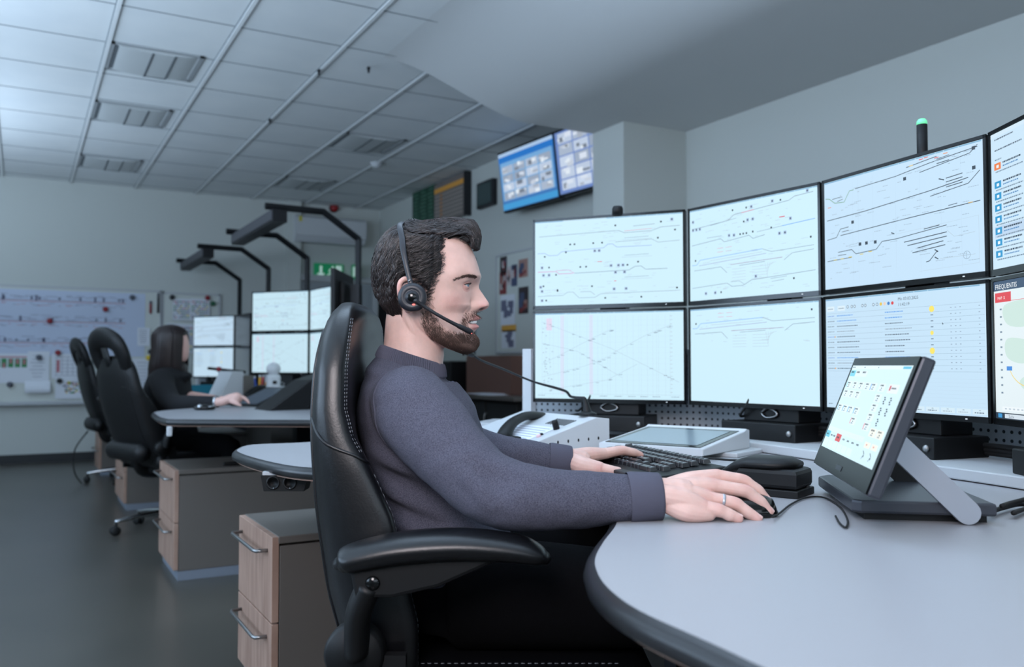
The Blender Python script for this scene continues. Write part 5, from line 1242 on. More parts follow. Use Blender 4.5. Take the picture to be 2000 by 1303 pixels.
def skincol(p):
    u_, v_, l = inv(p); al = abs(l)
    if u_ < 700 or u_ > 970: return SK
    c = SK.copy()
    red = max(exp(-((u_-946)/12)**2-((v_-598)/12)**2), .7*exp(-((u_-892)/22)**2-((v_-592)/18)**2), .9*exp(-((u_-790)/16)**2-((v_-575)/34)**2) if al > .07 else 0)
    c = c.lerp(SKD, .55*red)
    lp = exp(-(al/.022)**8)*(smooth((v_-615.5)/3)*(1-smooth((v_-643)/3)))*(1 if u_ > 910+al*200 else 0)
    c = c.lerp(LIP, .75*lp)
    if al < .023 and abs(v_-630) < 3.5 and u_ < 932-al*350 and u_ > 900: c = c.lerp(INN, .8)
    nq = exp(-((u_-939)/7)**2-((v_-603.5)/3.2)**2)*exp(-((al-.0095)/.005)**4); c = c.lerp(INN, min(.85, 1.2*nq))
    c = c.lerp(BRD, .55*bmask(u_, v_, l)*(1-lp)*(.75+.6*noise.noise(V((u_*.11, v_*.11, l*60)))))
    es = min((p-HW(EYE[0], EYE[1], EYE[2]*s_)).length for s_ in (1, -1))
    if es < .0165: c = c.lerp(SKD, .5)
    return c
# hands ---------------------------------------------------------------------------
def hand_mesh(tubes, name='hand'):
    b = one(m_skin)
    for pts, rad in tubes: b.tube(pts, rad, seg=14, sub=5, caps='round')
    return b
def knuckled(Q, r_):
    q, r2 = [], []
    for i in range(len(Q)):
        q.append(Q[i]); r2.append(r_[i]*(1.03 if i in (1, 2) else 1))
        if i < len(Q)-1: q.append(Q[i].lerp(Q[i+1], .5)+V((0, 0, .0006))); r2.append((r_[i]+r_[i+1])/2*.96)
    return q, r2
W1 = PZ(1292, 968, 1.362); 
FI = {'index': ([(1400, 931, 1.405), (1452, 939, 1.405), (1480, 958, 1.402), (1496, 977, 1.40)], [.0122, .0100, .0093, .0086]),
      'middle': ([(1394, 950, 1.383), (1457, 960, 1.383), (1485, 981, 1.380), (1501, 1000, 1.378)], [.0124, .0106, .0097, .0089]),
      'ring': ([(1385, 974, 1.362), (1436, 984, 1.360), (1460, 1001, 1.357), (1479, 1014, 1.355)], [.0120, .0103, .0094, .0086]),
      'pinky': ([(1376, 992, 1.343), (1404, 997, 1.338), (1425, 1006, 1.337), (1441, 1013, 1.338)], [.0120, .0106, .0097, .0086])}
tb = []
for k, (P, r_) in FI.items():
    Q = [PZ(*p) for p in P]; tb.append(knuckled(Q, r_))
    off = {'index': .016, 'middle': .005, 'ring': -.007, 'pinky': -.016}[k]
    w0 = W1+HF*off+V((0, 0, .002)); tb.append(([w0, w0.lerp(Q[0], .5)+V((0, 0, .003)), Q[0]], [.0185, .0175, r_[0]+.0005]))
tb.append(([PZ(1225, 968, 1.362), PZ(1262, 968, 1.362), W1, PZ(1330, 966, 1.365)], [(.026, .031), (.026, .030), (.025, .028), (.026, .026)]))
tb.append(([PZ(1305, 985, 1.345), PZ(1345, 1000, 1.338), PZ(1385, 1006, 1.34)], [.015, .0165, .010]))
tb.append(([PZ(1310, 970, 1.38), PZ(1370, 972, 1.425), PZ(1420, 975, 1.44), PZ(1452, 985, 1.43)], [.017, .014, .0105, .009]))
RH = hand_mesh(tb).build('rh')
W2 = PZ(1112, 897, 1.955)
tb = [([PZ(1060, 896, 1.95), PZ(1085, 897, 1.95), W2, PZ(1135, 900, 1.95)], [(.022, .027), (.022, .026), (.023, .025), (.024, .023)])]
LF = [([(1183, 886, 1.985), (1214, 880, 1.99), (1238, 884, 1.995), (1251, 889, 2.0)], [.0125, .0105, .0088, .0072]), ([(1180, 885, 2.01), (1212, 881, 2.02), (1232, 888, 2.02), (1243, 896, 2.02)], [.0115, .0095, .0085, .0072]),
      ([(1174, 888, 2.03), (1203, 885, 2.04), (1220, 893, 2.04), (1228, 899, 2.04)], [.0112, .0092, .0082, .007]), ([(1168, 891, 2.05), (1190, 890, 2.06), (1204, 896, 2.06), (1212, 900, 2.06)], [.0108, .0085, .0075, .0065])]
for i, (P, r_) in enumerate(LF):
    Q = [PZ(*p) for p in P]; tb.append(knuckled(Q, [k*1.07 for k in r_])); w0 = W2+HF*(-.004+.012*i); tb.append(([w0, w0.lerp(Q[0], .5)+V((0, 0, .003)), Q[0]], [.019, .0175, r_[0]+.0005]))
tb.append(([PZ(1118, 900, 1.945), PZ(1142, 911, 1.915), PZ(1170, 915, 1.90)], [.021, .0205, .0155]))
tb.append(([PZ(1165, 914, 1.905), PZ(1186, 917, 1.895), PZ(1196, 919.5, 1.892), PZ(1207, 921, 1.890)], [.0138, .0112, .0110, .0102]))
LH = hand_mesh(tb).build('lh')
kn = [PZ(*p)+V((0, 0, .006)) for P, r_ in FI.values() for p in (P[0], P[1])]+[PZ(*P[3]) for P, _ in FI.values()]+[PZ(*LF[0][0][1]), PZ(1170, 915, 1.89), PZ(*LF[0][0][3])]
# inner torso and arms under the clothes, so head, arms and hands are one body
ib = one(m_skin)
ib.loft([[tuple(PZ(c_, y, 1.65)+RT*(a_*cos(t))+HF*(w_*sin(t))) for t in [2*pi*j/24 for j in range(24)]] for y, c_, a_, w_ in ((720, 800, .05, .055), (760, 806, .05, .10), (800, 815, .06, .13), (900, 835, .05, .08), (980, 852, .04, .06))])
ib.tube([PZ(806, 795, 1.62), PZ(804, 795, 1.50), PZ(892, 898, 1.405), PZ(945, 946, 1.375), PZ(1000, 968, 1.36), PZ(1140, 974, 1.357), PZ(1240, 969, 1.362)], [.04, .04, .034, .03, .03, .026, .026], seg=14)
ib.tube([PZ(810, 795, 1.70), PZ(815, 800, 1.80), PZ(868, 850, 1.88), PZ(930, 882, 1.93), PZ(985, 889, 1.94), PZ(1065, 896, 1.95)], [.04, .04, .034, .026, .024, .022], seg=14)
io = ib.build('ib')
with bpy.context.temp_override(active_object=bo, object=bo, selected_objects=[bo, RH, LH, io], selected_editable_objects=[bo, RH, LH, io]): bpy.ops.object.join()
remesh(bo, .00138, 2, .4)
def body_col(p):
    if (p-HC0).length < .17: return skincol(p)
    k = .25*max(0, noise.noise(p*55))
    for q in kn:
        d2 = (p-q).length_squared
        if d2 < .0009: k = max(k, .55*exp(-d2/.000121))
    return SK.lerp(SKD, min(1, k))
paint(bo, body_col)
bo.data.transform(M4.Translation(-MO)); bo.parent = man; bo.name = 'body'
# eyes
for sg in (1, -1):
    c = HW(EYE[0], EYE[1], EYE[2]*sg); b = one(mat('eye_white', (206, 202, 204), .2)); ax_ = (RT*.985+(-FW*sg)*.0+UP*-.03).normalized()
    b.ball(c, .0122, 28)
    b.use(mat('grey_blue_iris', (96, 122, 140), .2)); b.lathe([(.0074, .0100), (.0062, .0108), (.0035, .0122), (0, .0126)], c=c, axis=ax_, seg=20)
    b.use(m_blackg); b.lathe([(.0024, .0122), (.0015, .0127), (0, .01285)], c=c, axis=ax_, seg=14); b.build('eye', man, MO)
    b = one(m_hair); lp = []; ul = []
    for i in range(13):
        az = -26+96*i/12; k = max(0, 1-((az-18)/54)**2); 
        for dst, el in ((ul, 11*k**.6-1), (lp, -13*k**.6+1)):
            a_, e_ = radians(az), radians(el); dst.append(c+(RT*cos(a_)*cos(e_)+(-FW*sg)*sin(a_)*cos(e_)+UP*sin(e_))*.0139)
    b.tube(ul, .0007, seg=6, sub=2)
    for i in range(26):
        t = i/25*11; p = ul[int(t)].lerp(ul[int(t)+1], t-int(t)); o_ = (p-c).normalized(); b.tube([p, p+o_*.0022+UP*.0003, p+o_*.0036+UP*.0015], [.0002, .00015, .0001], seg=4, sub=2)
    b.build('eyelashes', man, MO)
# teeth
b = one(mat('teeth', (240, 240, 238), .25)); b.loft([[tuple(HW(931-((l_/.021)**2)*15+du, v_, l_)) for l_ in [-.02+.04*i/14 for i in range(15)]] for du, v_ in ((-1, 625), (.5, 628), (-.5, 632.5), (-4, 633), (-5, 625))], caps=False, closed=False); b.build('teeth', man, MO)
# ------------------------------------------------------------------ hair
HD = {}
SIL = [(0, 0, 0)]
def scalp(v, ph): return head_pt(v, ph, False)
OUT = [(-62, 6, 4), (-53, 15, 2), (-46, 27, -6), (-38, 33, -15), (-30, 35, -21), (-18, 27, -19), (-8, 14, -18), (0, 5, -16), (20, 2, -13), (40, -3, -10), (60, -6, -8), (80, -8, -4), (100, -9, 0), (130, -8, 2), (160, -5, 3)]
def hoff(u_, v_, l, w):
    """hair displacement in profile units at a scalp point"""
    # angle around skull centre, 0 at crown, positive to the back, negative to the front
    an = math.degrees(atan2(836-u_, 545-v_))
    du, dv = interp([(a, b_, c_) for a, b_, c_ in OUT], an)
    c_ = max(0, 1-(abs(l)/max(w, .02))**2.2)
    tm = smooth((.060-abs(l))/.03) if an < 20 else c_
    return du*max(c_, 0)*1.0, dv*max(c_, 0), .0085*(1-c_)*(1 if u_ < 850 else .5)
SIDEP = [(864, 474), (868, 505), (867, 526), (856, 545), (848, 560), (843, 582), (834, 596), (829, 590), (828, 566), (812, 552), (796, 545), (785, 552), (781, 575), (784, 600), (779, 618), (768, 630), (745, 634), (690, 600), (690, 420), (864, 420)]; SIDEP = near(SIDEP, .072)
def hairmask(u_, v_, l):
    if v_ < 482-(921-u_)*.12 and u_ <= 925: top = True
    else: top = False
    if top and u_ > 864:
        return 1 if abs(l) < .058-.0006*(u_-864) or v_ < 466 else 0
    return 1 if (top or inpoly(u_, v_, SIDEP)) else 0
def hair_pt(v, ph, lift=0.):
    u_, v_, l = scalp(v, ph); w = interp(HEAD_C, v)[2]
    du, dv, dl = hoff(u_, v_, l, w); sg = 1 if l >= 0 else -1
    ed = pdist(u_, v_, SIDEP) if abs(l) > .03 and v > 470 else 20
    k = smooth(ed/14)*.85+.15
    base = HW(u_+du*k, v_+dv*k, l+sg*dl*k); c0 = HW(836, 545, 0)
    n_ = (base-c0).normalized()
    return base+n_*lift
nv, npH = 150, 150; vsn = [441+.2+(640-441)*((i/(nv-1))**1.15) for i in range(nv)]
grid = {}; b = one(m_hair); vs = []; idx = {}
for i, v in enumerate(vsn):
    for j in range(npH):
        ph = 2*pi*j/npH; u_, v_, l = scalp(v, ph); m_ = hairmask(u_, v_, l)
        n_ = noise.noise(V((u_*.09, v_*.09, l*90)))*.0016+noise.noise(V((u_*.3, v_*.12, l*260)))*.0008
        idx[(i, j)] = len(vs); vs.append(tuple(hair_pt(v, ph, -.0042+n_) if m_ else HW(u_, v_, l*.97))); grid[(i, j)] = m_
fs = []
for i in range(nv-1):
    for j in range(npH):
        k = (j+1) % npH; q = ((i, j), (i, k), (i+1, k), (i+1, j))
        if sum(grid[x] for x in q) >= 3: fs.append(tuple(idx[x] for x in q))
fs.append(tuple(idx[(0, j)] for j in range(npH)))
b.add(vs, fs); hs = b.build('hair', man, MO)
m_hairb = mat('dark_hair_sheen', (58, 50, 50), .32, spec=.8)
# strands
def strand_set(N, seed):
    rr = random.Random(seed); b = one(m_hair); made = 0; tries = 0
    while made < N and tries < N*12:
        tries += 1
        v = rr.uniform(443, 632); ph = rr.uniform(0, 2*pi) if rr.random() < .35 else rr.uniform(.2, 2.9)
        if rr.random() < .45: v = 443+45*rr.random()**1.0
        u_, v_, l = scalp(v, ph)
        if l < -.02 and rr.random() < .5: continue
        if not hairmask(u_, v_, l): continue
        top = l < .052-.0*(v_-443) and v_ < 452+(u_-780)*.30 and (u_ > 790)
        n = 9; cl = noise.noise(V((u_*.06, v_*.06, l*60+seed))); path = []
        cu, cv, cll = u_, v_, l; step = (4.4 if top else 3.0)*rr.uniform(.8, 1.15); ok = True; p0 = None
        wav = rr.uniform(-.25, .25)+cl*3.0; lk = max(-.4, noise.noise(V((u_*.13, v_*.13, l*70+9))))*(1.5 if top else 1)+.15*rr.random()
        for s_ in range(n):
            t = s_/(n-1)
            # project onto scalp
            xf, xb, w = interp(HEAD, max(442, min(689, cv))); xm = xb+.46*(xf-xb)
            A_ = (xf-xm) if cu > xm else (xm-xb); ph_ = atan2(cll/max(w, .004), (cu-xm)/max(A_, 4))
            lift = -.0012+.0028*sin(pi*min(1, t+.15))*(1.5 if top else 1)+.0035*lk*(.5+.5*t)+.0007*sin(t*9+wav*5)
            p = hair_pt(max(441.5, min(688, cv)), ph_, lift); path.append(p)
            if top: du, dv, dl = 1, .0, .0006*sin(t*6+wav*3)+.0010*wav*.5
            elif cu > 792: du, dv, dl = -.95, .42+.5*t+.25*sin(t*7+wav*3), 0
            else: du, dv, dl = -.30+(.5 if cv > 560 else 0)+.3*sin(t*7+wav*4), 1.0, (-.0002 if cll > 0 else .0002)
            q = math.hypot(du, dv); cu += du/q*step; cll += dl; 
            if top:
                cv = max(cv, 441.5); 
                if cu > 836: # follow crown forward and down
                    xf_n = None; lo = 441.5
                    for k_ in range(24):
                        xx = interp(HEAD, lo)[0]
                        if xx < cu: lo += 2
                        else: break
                    cv = max(cv, min(lo, 486))
            else: cv += dv/q*step
            if not top and (cu > 870): break
        if len(path) < 4: continue
        if top and cu > 915:
            path = path[:-1]
        w0 = rr.uniform(.0003, .00075)*(.45+.55*smooth(pdist(u_, v_, SIDEP)/14) if not top else 1); m2 = len(path); b.use(m_hairb if rr.random() < .3 else m_hair)
        b.tube(path, [w0*(1-.75*(i/(m2-1))**2) for i in range(m2)], seg=3, sub=1, caps=False); made += 1
    return b
strand_set(12000, 3).build('hair_strands', hs, MO)
# eyebrows and beard strands
def short_hairs(N, poly_fn, dirfn, ln, rad, m_, name, seed, vr, pr_):
    rr = random.Random(seed); b = one(m_); made = 0; tr = 0
    while made < N and tr < N*30:
        tr += 1; v = rr.uniform(*vr); ph = rr.uniform(*pr_)*(1 if rr.random() < .8 else -1); u_, v_, l = head_pt(v, ph)
        k = poly_fn(u_, v_, l)
        if rr.random() > k: continue
        P = HW(u_, v_, l); e1 = HW(*head_pt(v+1, ph))-P; e2 = HW(*head_pt(v, ph+.02))-P; n_ = e1.cross(e2).normalized()
        if n_.dot(P-HW(840, 580, 0)) < 0: n_ = -n_
        d = dirfn(u_, v_, l, rr); d = (d-n_*d.dot(n_)).normalized(); q = ln*rr.uniform(.6, 1.2)
        b.tube([P-n_*.0008, P+d*q*.5+n_*q*.22, P+d*q+n_*q*.25], [rad, rad*.8, rad*.25], seg=3, sub=1, caps=False); made += 1
    return b.build(name, man, MO)
def bdir(u_, v_, l, rr): return (RT*(.35+rr.uniform(-.3, .3))+UP*(-.8+rr.uniform(-.2, .2))).normalized()
short_hairs(9000, lambda u_, v_, l: bmask(u_, v_, l)*(1 if v_ > 606 else .5), bdir, .0060, .00023, m_beard, 'beard', 5, (568, 690), (0, 2.2))
BROW = [(889, 548), (900, 541.5), (914, 537), (928, 537), (934, 540), (928, 541.5), (916, 541), (903, 545), (892, 550.5)]; BROW = near(BROW, .035)
for sg_ in (1, -1): short_hairs(420, lambda u_, v_, l: ((.35+.6*smooth((u_-896)/34)) if inpoly(u_, v_, BROW) and l*sg_ > .008 else 0), lambda u_, v_, l, rr: (RT*-.9+UP*(.05+rr.uniform(-.15, .3))).normalized(), .0060, .00025, m_beard, 'eyebrow', 6, (531, 556), (0, 1.25))
# finger ring and nails
m_nail = mat('finger_nail', (226, 190, 184), .25)
def nail(p, d, n_, w_, ln):
    b = one(m_nail); s_ = n_.cross(d).normalized(); rows = []
    for i in range(7):
        t = -1+2*i/6; ww = w_*sqrt(max(.05, 1-max(0, t)**2*.5)); rows.append([tuple(p+d*(ln*t)+s_*(ww*sin(a))+n_*(w_*1.1*(cos(a)-1)-.0006*abs(t)**3)) for a in [-.95+1.9*j/8 for j in range(9)]])
    b.loft(rows, closed=False); return b.build('fingernail', man, MO)
for k, (P, r_) in FI.items():
    a_, c_ = PZ(*P[2]), PZ(*P[3]); d = (c_-a_).normalized(); n_ = (V((0, 0, 1))*.85-FW*.35+RT*.3); n_ = (n_-d*n_.dot(d)).normalized()
    nail(c_-d*.0010+n_*(r_[3]*1.03), d, n_, .0052 if k != 'pinky' else .0042, .0058)
a_, c_ = PZ(1186, 917, 1.895), PZ(1202, 920, 1.892); d = (c_-a_).normalized(); n_ = (V((0, 0, 1))*.7-HF*.8); n_ = (n_-d*n_.dot(d)).normalized(); nail(c_+n_*.0104+d*.003, d, n_, .0068, .0078)
a_, c_ = PZ(*FI['ring'][0][0]), PZ(*FI['ring'][0][1]); q = a_.lerp(c_, .52); d = (c_-a_).normalized()
b = one(m_silv); rg = [(.0108, -.0022), (.0118, -.0020), (.0120, 0), (.0118, .0020), (.0108, .0022), (.0104, 0), (.0108, -.0022)]
rings = [[(r_*cos(2*pi*j/32), r_*sin(2*pi*j/32), z) for j in range(32)] for r_, z in rg]; X_ = M4.Translation(q) @ V((0, 0, 1)).rotation_difference(d).to_matrix().to_4x4(); b.loft(rings, caps=False, X=X_); o = b.build('finger_ring'); origin(o, q); tag(o, 'plain silver ring on the ring finger of the man\'s right hand', 'ring')
# ------------------------------------------------------------------ headset
e = empty('headset', HW(805, 581, .095), 'black single-boom headset on the man\'s head', 'headset'); O = V(e.location)
zc_ = 1.65-.098; cc = PZ(805.5, 581, zc_); axd = (-FW+RT*.03).normalized()
Xc = M4.Translation(cc) @ V((0, 0, 1)).rotation_difference(axd).to_matrix().to_4x4()
m_hs = mat('headset_grey', (34, 37, 44), .42)
b = one(m_hs); b.lathe([(0, -.010), (.022, -.010), (.0255, -.006), (.0262, 0), (.025, .005), (.021, .0085), (.0155, .0095), (.0145, .0088), (.0115, .0088), (.0112, .0105), (0, .0105)], X=Xc, seg=48); b.build('ear_cup', e, O)
b = one(m_fabric); b.lathe([(0, -.018), (.018, -.018), (.0245, -.014), (.0245, -.008), (0, -.008)], X=Xc, seg=32); b.build('ear_cushion', e, O)
b = one(m_blackg); b.lathe([(.0080, .0100), (.0080, .0116), (.0074, .0121), (0, .0121)], X=Xc, seg=28); b.build('boom_hub', e, O)
b = one(mat('red_led', (230, 110, 100), .3, emis=(255, 120, 110), es=.8)); b.ball(PZ(808, 595, zc_-.010), (.0032, .0012, .0018), 10, axis=M4((RT, -FW, UP)).transposed().to_4x4()); b.build('red_light', e, O)
b = one(m_steel); b.lathe([(.0006, .0), (.0006, .001), (0, .001)], c=PZ(803, 566, zc_-.009), axis=axd); b.build('microphone_hole', e, O)
band = [PZ(804, 560, zc_-.002), PZ(798, 538, 1.65-.097), PZ(792, 512, 1.65-.094), PZ(787, 485, 1.65-.086), PZ(785, 464, 1.65-.073), HW(788, 450, .054), HW(788, 440, .034), HW(788, 436, 0), HW(789, 444, -.036), HW(790, 472, -.076), HW(797, 520, -.092), HW(801, 560, -.094)]
b = one(m_hs); b.tube(band, [(.0046, .0022)]*3+[(.0054, .0018)]*9, seg=12, sub=6, flat=tuple(-FW+UP*.0)); 
b.v = b.v; bandm = b.build('headband', e, O)
b = one(m_steel); b.tube([PZ(798, 549, 1.65-.1005), PZ(802, 547, 1.65-.1005)], .002, sub=1); b.build('band_clip', e, O)
bm_ = [PZ(812, 588, zc_-.012), PZ(830, 600, 1.548), PZ(860, 618, 1.553), PZ(890, 634, 1.565), PZ(905, 641, 1.572)]
b = one(m_dark); b.tube(bm_, [.0042, .0034, .0032, .0036, .0044], sub=6, seg=12, caps='round'); b.build('boom', e, O)
b = one(m_dark); b.tube([PZ(896, 637, 1.568), PZ(919, 648, 1.58)], [.0044, .0052], sub=1, seg=14, caps='round'); b.build('microphone_tip', e, O)
b = one(MATS['red_led']); b.ball(PZ(921, 651, 1.577), .0014, 8); b.build('red_light', e, O)
# ------------------------------------------------------------------ sweater
def Q(px, py, z=1.65): return PZ(px, py, z)
sw = one(m_knit)
TOR = [(700, 803, .050, .056), (712, 803, .060, .072), (722, 803, .068, .093), (733, 803, .077, .117), (744, 803, .086, .142), (765, 808, .096, .172), (795, 815, .108, .186), (840, 824, .114, .180), (900, 838, .116, .172), (960, 852, .116, .168), (1010, 862, .120, .172), (1060, 868, .128, .180), (1105, 870, .125, .180)]
TT = cat([tuple(t) for t in TOR], 4)
rings = []
for y, c_, a_, w_ in TT:
    rings.append([tuple(Q(c_, y)+RT*(a_*(1 if cos(t) > 0 else -1)*abs(cos(t))**.85)+HF*(w_*(1 if sin(t) > 0 else -1)*abs(sin(t))**.85)+UP*((.02*cos(t)*-1 if y < 740 else 0))) for t in [2*pi*j/56 for j in range(56)]])
sw.loft(rings)
sw.tube([Q(802, 790, 1.57), Q(804, 796, 1.492), Q(846, 846, 1.445), Q(892, 898, 1.405), Q(945, 946, 1.375), Q(1000, 968, 1.36), Q(1060, 974, 1.357), Q(1140, 976, 1.357), Q(1215, 973, 1.360), Q(1262, 971, 1.362), Q(1287, 970, 1.363)],
        [.060, .071, .067, .060, .056, .0545, .0515, .0455, .0395, .0360, .0335], seg=36, sub=6)
sw.tube([Q(808, 790, 1.72), Q(815, 800, 1.80), Q(868, 850, 1.88), Q(930, 880, 1.93), Q(985, 888, 1.94), Q(1045, 893, 1.945), Q(1090, 898, 1.95), Q(1113, 900, 1.95)],
        [.058, .071, .062, .050, .043, .036, .030, .028], seg=30, sub=6)
so = sw.build('sweater'); remesh(so, .0045, 14, .5)
# folds
sub = so.modifiers.new('sd', 'SUBSURF'); sub.levels = 1; sub.render_levels = 1
dg = bpy.context.evaluated_depsgraph_get(); me = bpy.data.meshes.new_from_object(so.evaluated_get(dg)); so.modifiers.clear(); so.data = me
def seg_d(p, a, b_): d = b_-a; t = max(0, min(1, (p-a).dot(d)/d.length_squared)); return (p-(a+d*t)).length, t
FOLD = []
def fold(p0, p1, w, h): FOLD.append((Q(*p0), Q(*p1), w, h))
fold((925, 905, 1.33), (990, 955, 1.31), .014, -.006); fold((905, 925, 1.33), (960, 985, 1.31), .012, .004); fold((985, 915, 1.32), (1030, 945, 1.3), .012, -.004)
fold((1060, 940, 1.31), (1110, 975, 1.30), .013, -.003); fold((860, 850, 1.39), (935, 880, 1.40), .018, .004); fold((875, 800, 1.5), (930, 870, 1.42), .012, -.004)
fold((720, 915, 1.50), (860, 985, 1.46), .016, -.009); fold((735, 950, 1.50), (880, 1020, 1.47), .015, .007); fold((745, 985, 1.50), (870, 1035, 1.47), .014, -.008); fold((760, 1015, 1.50), (900, 1045, 1.48), .012, .006); fold((730, 880, 1.52), (830, 925, 1.46), .018, .006)
fold((880, 790, 1.55), (900, 840, 1.5), .012, -.005)
SEAM = [Q(*p) for p in ((806, 735, 1.55), (785, 752, 1.51), (768, 775, 1.48), (758, 810, 1.46), (758, 850, 1.46), (770, 890, 1.455), (790, 915, 1.45))]
me = so.data
nrm_ = [v.normal.copy() for v in me.vertices]
for i, v in enumerate(me.vertices):
    p = v.co; d_ = 0
    for a_, b_, w_, h_ in FOLD:
        ds, t = seg_d(p, a_, b_)
        if ds < w_*3.2: d_ += h_*exp(-(max(0, ds-w_*.4)/(w_*.75))**2)*(sin(pi*min(1, max(0, .08+.84*t)))**.6)
    d_ += .0032*noise.noise(p*V((14, 14, 22)) if False else V((p.x*13, p.y*13, p.z*20)))+.0012*noise.noise(p*45)
    v.co = p+nrm_[i]*d_
me.polygons.foreach_set('use_smooth', [True]*len(me.polygons))
so.data.transform(M4.Translation(-MO)); so.parent = man
# seam, collar, cuffs
from mathutils.bvhtree import BVHTree
bvh = BVHTree.FromPolygons([v.co+MO for v in me.vertices], [list(p.vertices) for p in me.polygons])
def snap(p, off=.0004):
    r_ = bvh.find_nearest(p); return r_[0]+r_[1]*off
b = one(m_rib)
pts = cat([tuple(p) for p in SEAM], 6); b.tube([snap(V(p)) for p in pts], .0011, seg=6, sub=1); b.tube([snap(V(p)+RT*.004) for p in pts], .0007, seg=6, sub=1); b.build('shoulder_seam', so, MO*1-MO*0)
b = one(m_rib); rings = []; n = 220
for k_, (v0, uo, wo) in enumerate(((0, 0, 0), (.12, .0018, .0018), (.5, .0030, .0030), (.88, .0025, .0025), (1, .0005, .0005), (1, -.004, -.004), (.5, -.004, -.004), (0, -.004, -.004))):
    ring = []
    for j in range(n):
        t = 2*pi*j/n; ct = cos(t)
        yt = lerp(674, 712, (ct+1)/2)-(4*abs(sin(t))); yb = lerp(694, 738, (ct+1)/2)+5*abs(sin(t)); y = lerp(yt, yb, v0)
        uc = lerp(806, 803, v0); au = lerp(60.5, 67, v0)*S_; aw = lerp(.0665, .079, v0)
        rib = .0009*(1 if j % 2 else -1)
        ring.append(tuple(HW(uc, y, 0)+RT*((au+uo+rib)*ct)-FW*((aw+wo+rib)*sin(t))))
    rings.append(ring)
rings.append(rings[0]); b.smooth = False; b.loft(rings, caps=False); b.build('collar', so, MO)
def cuff(a_, d, r0, r1, ln, nm='cuff'):
    b = one(m_rib); n = 90; rings = []; s1 = V((0, 0, 1)).cross(d).normalized(); s2 = d.cross(s1)
    for t, r_ in ((0, r0), (.1, r0+.001), (.55, (r0+r1)/2+.0005), (.93, r1), (1, r1-.0015), (1, r1-.007), (.6, r1-.007)):
        rings.append([tuple(a_+d*(ln*t)+s1*((r_+.0005*(j % 2))*cos(2*pi*j/n))+s2*((r_+.0005*(j % 2))*sin(2*pi*j/n))) for j in range(n)])
    b.loft(rings, caps=False); return b.build(nm, so, MO)
cuff(Q(1226, 973, 1.361), (Q(1290, 970, 1.363)-Q(1226, 973, 1.361)).normalized(), .0395, .0370, .052)
cuff(Q(1072, 896, 1.948), (Q(1114, 899, 1.951)-Q(1072, 896, 1.948)).normalized(), .0345, .0320, .050)
# trousers, shoes
tr = one(m_trs)
rings = [[tuple(Q(c_, y)+RT*(a_*cos(t))+HF*(w_*sin(t))) for t in [2*pi*j/40 for j in range(40)]] for y, c_, a_, w_ in ((1050, 866, .10, .15), (1090, 872, .125, .178), (1140, 880, .125, .185), (1190, 890, .11, .18))]
tr.loft(rings)
def fl(x, z, h): p = CAM+RT*x+HF*z; p.z = h; return p
for s_ in (-1, 1):
    zl = 1.65+s_*.1
    tr.tube([fl(-.10, zl, .60), fl(.1, zl+s_*.02, .60), fl(.34, zl+s_*.05, .585), fl(.385, zl+s_*.055, .52), fl(.40, zl+s_*.05, .3), fl(.42, zl+s_*.05, .1)], [.095, .088, .068, .064, .058, .052], seg=24, sub=5)
to = tr.build('trousers'); remesh(to, .008, 5, .5); to.data.transform(M4.Translation(-MO)); to.parent = man
for s_ in (-1, 1):
    zl = 1.70 if s_ > 0 else 1.60; zl = 1.65+s_*.15; b = one(m_black); b.tube([fl(.38, zl, .05), fl(.46, zl, .048), fl(.56, zl, .035), fl(.64, zl, .025)], [(.036, .05), (.04, .045), (.042, .034), (.034, .022)], seg=18, caps='round', flat=(0, 0, 1)); b.build('shoe', man, MO)
# ------------------------------------------------------------------ the woman at the middle workstation
WZ = 5.55
def wp(px, py, z=WZ): return PZ(px, py, z)
c0 = wp(335, 720); wm = empty('person', (c0.x, c0.y, 0), 'seated woman with long dark brown hair in a black top, seen from behind, typing', 'person'); WO = V(wm.location)
b = one(m_skin2)
def blob_rings(T, zc, m_=32, wf=None):
    return [[tuple(wp(c_, y, zc)+RT*(a_*cos(t))+HF*(w_*sin(t))) for t in [2*pi*j/m_ for j in range(m_)]] for y, c_, a_, w_ in T]
b.loft(blob_rings([(637, 336, .01, .01), (641, 336, .05, .045), (650, 337, .085, .065), (662, 338, .095, .073), (675, 341, .092, .07), (688, 345, .078, .062), (699, 350, .055, .05), (706, 353, .03, .03)], WZ))
b.tube([wp(334, 690), wp(330, 715), wp(328, 740)], [.052, .055, .07], sub=4)
b.tube([wp(380, 783, 5.05), wp(428, 785, 4.95), wp(448, 779, 4.93), wp(462, 778, 4.92)], [.032, .026, .027, .035], sub=4, caps='round')
for k, (dz, dy) in enumerate(((0, 0), (.022, 1), (.045, 2), (.065, 4))):
    b.tube([wp(460, 778+dy*.5, 4.92+dz), wp(472, 775+dy*.6, 4.92+dz), wp(482, 781+dy*.5, 4.92+dz), wp(486, 787, 4.92+dz)], [.013, .010, .009, .007], sub=4, caps='round')
b.tube([wp(452, 784, 4.9), wp(464, 789, 4.89), wp(470, 792, 4.89)], [.013, .011, .008], sub=4, caps='round')
b.tube([wp(375, 775, 5.5), wp(400, 777, 5.55), wp(430, 780, 5.6), wp(445, 782, 5.6)], [.035, .028, .022, .03], sub=4, caps='round')
b.tube([wp(330, 735), wp(330, 800), wp(335, 860)], [.07, .09, .09], sub=3)
b.tube([wp(330, 750), wp(316, 755, 5.40), wp(340, 788, 5.15), wp(380, 785, 5.05)], [.04, .04, .035, .03], sub=4)
b.tube([wp(330, 750), wp(352, 760, 5.72), wp(365, 774, 5.62), wp(385, 777, 5.54)], [.04, .04, .035, .03], sub=4)
wb_ = b.build('body'); remesh(wb_, .005, 2, .4); wb_.data.transform(M4.Translation(-WO)); wb_.parent = wm
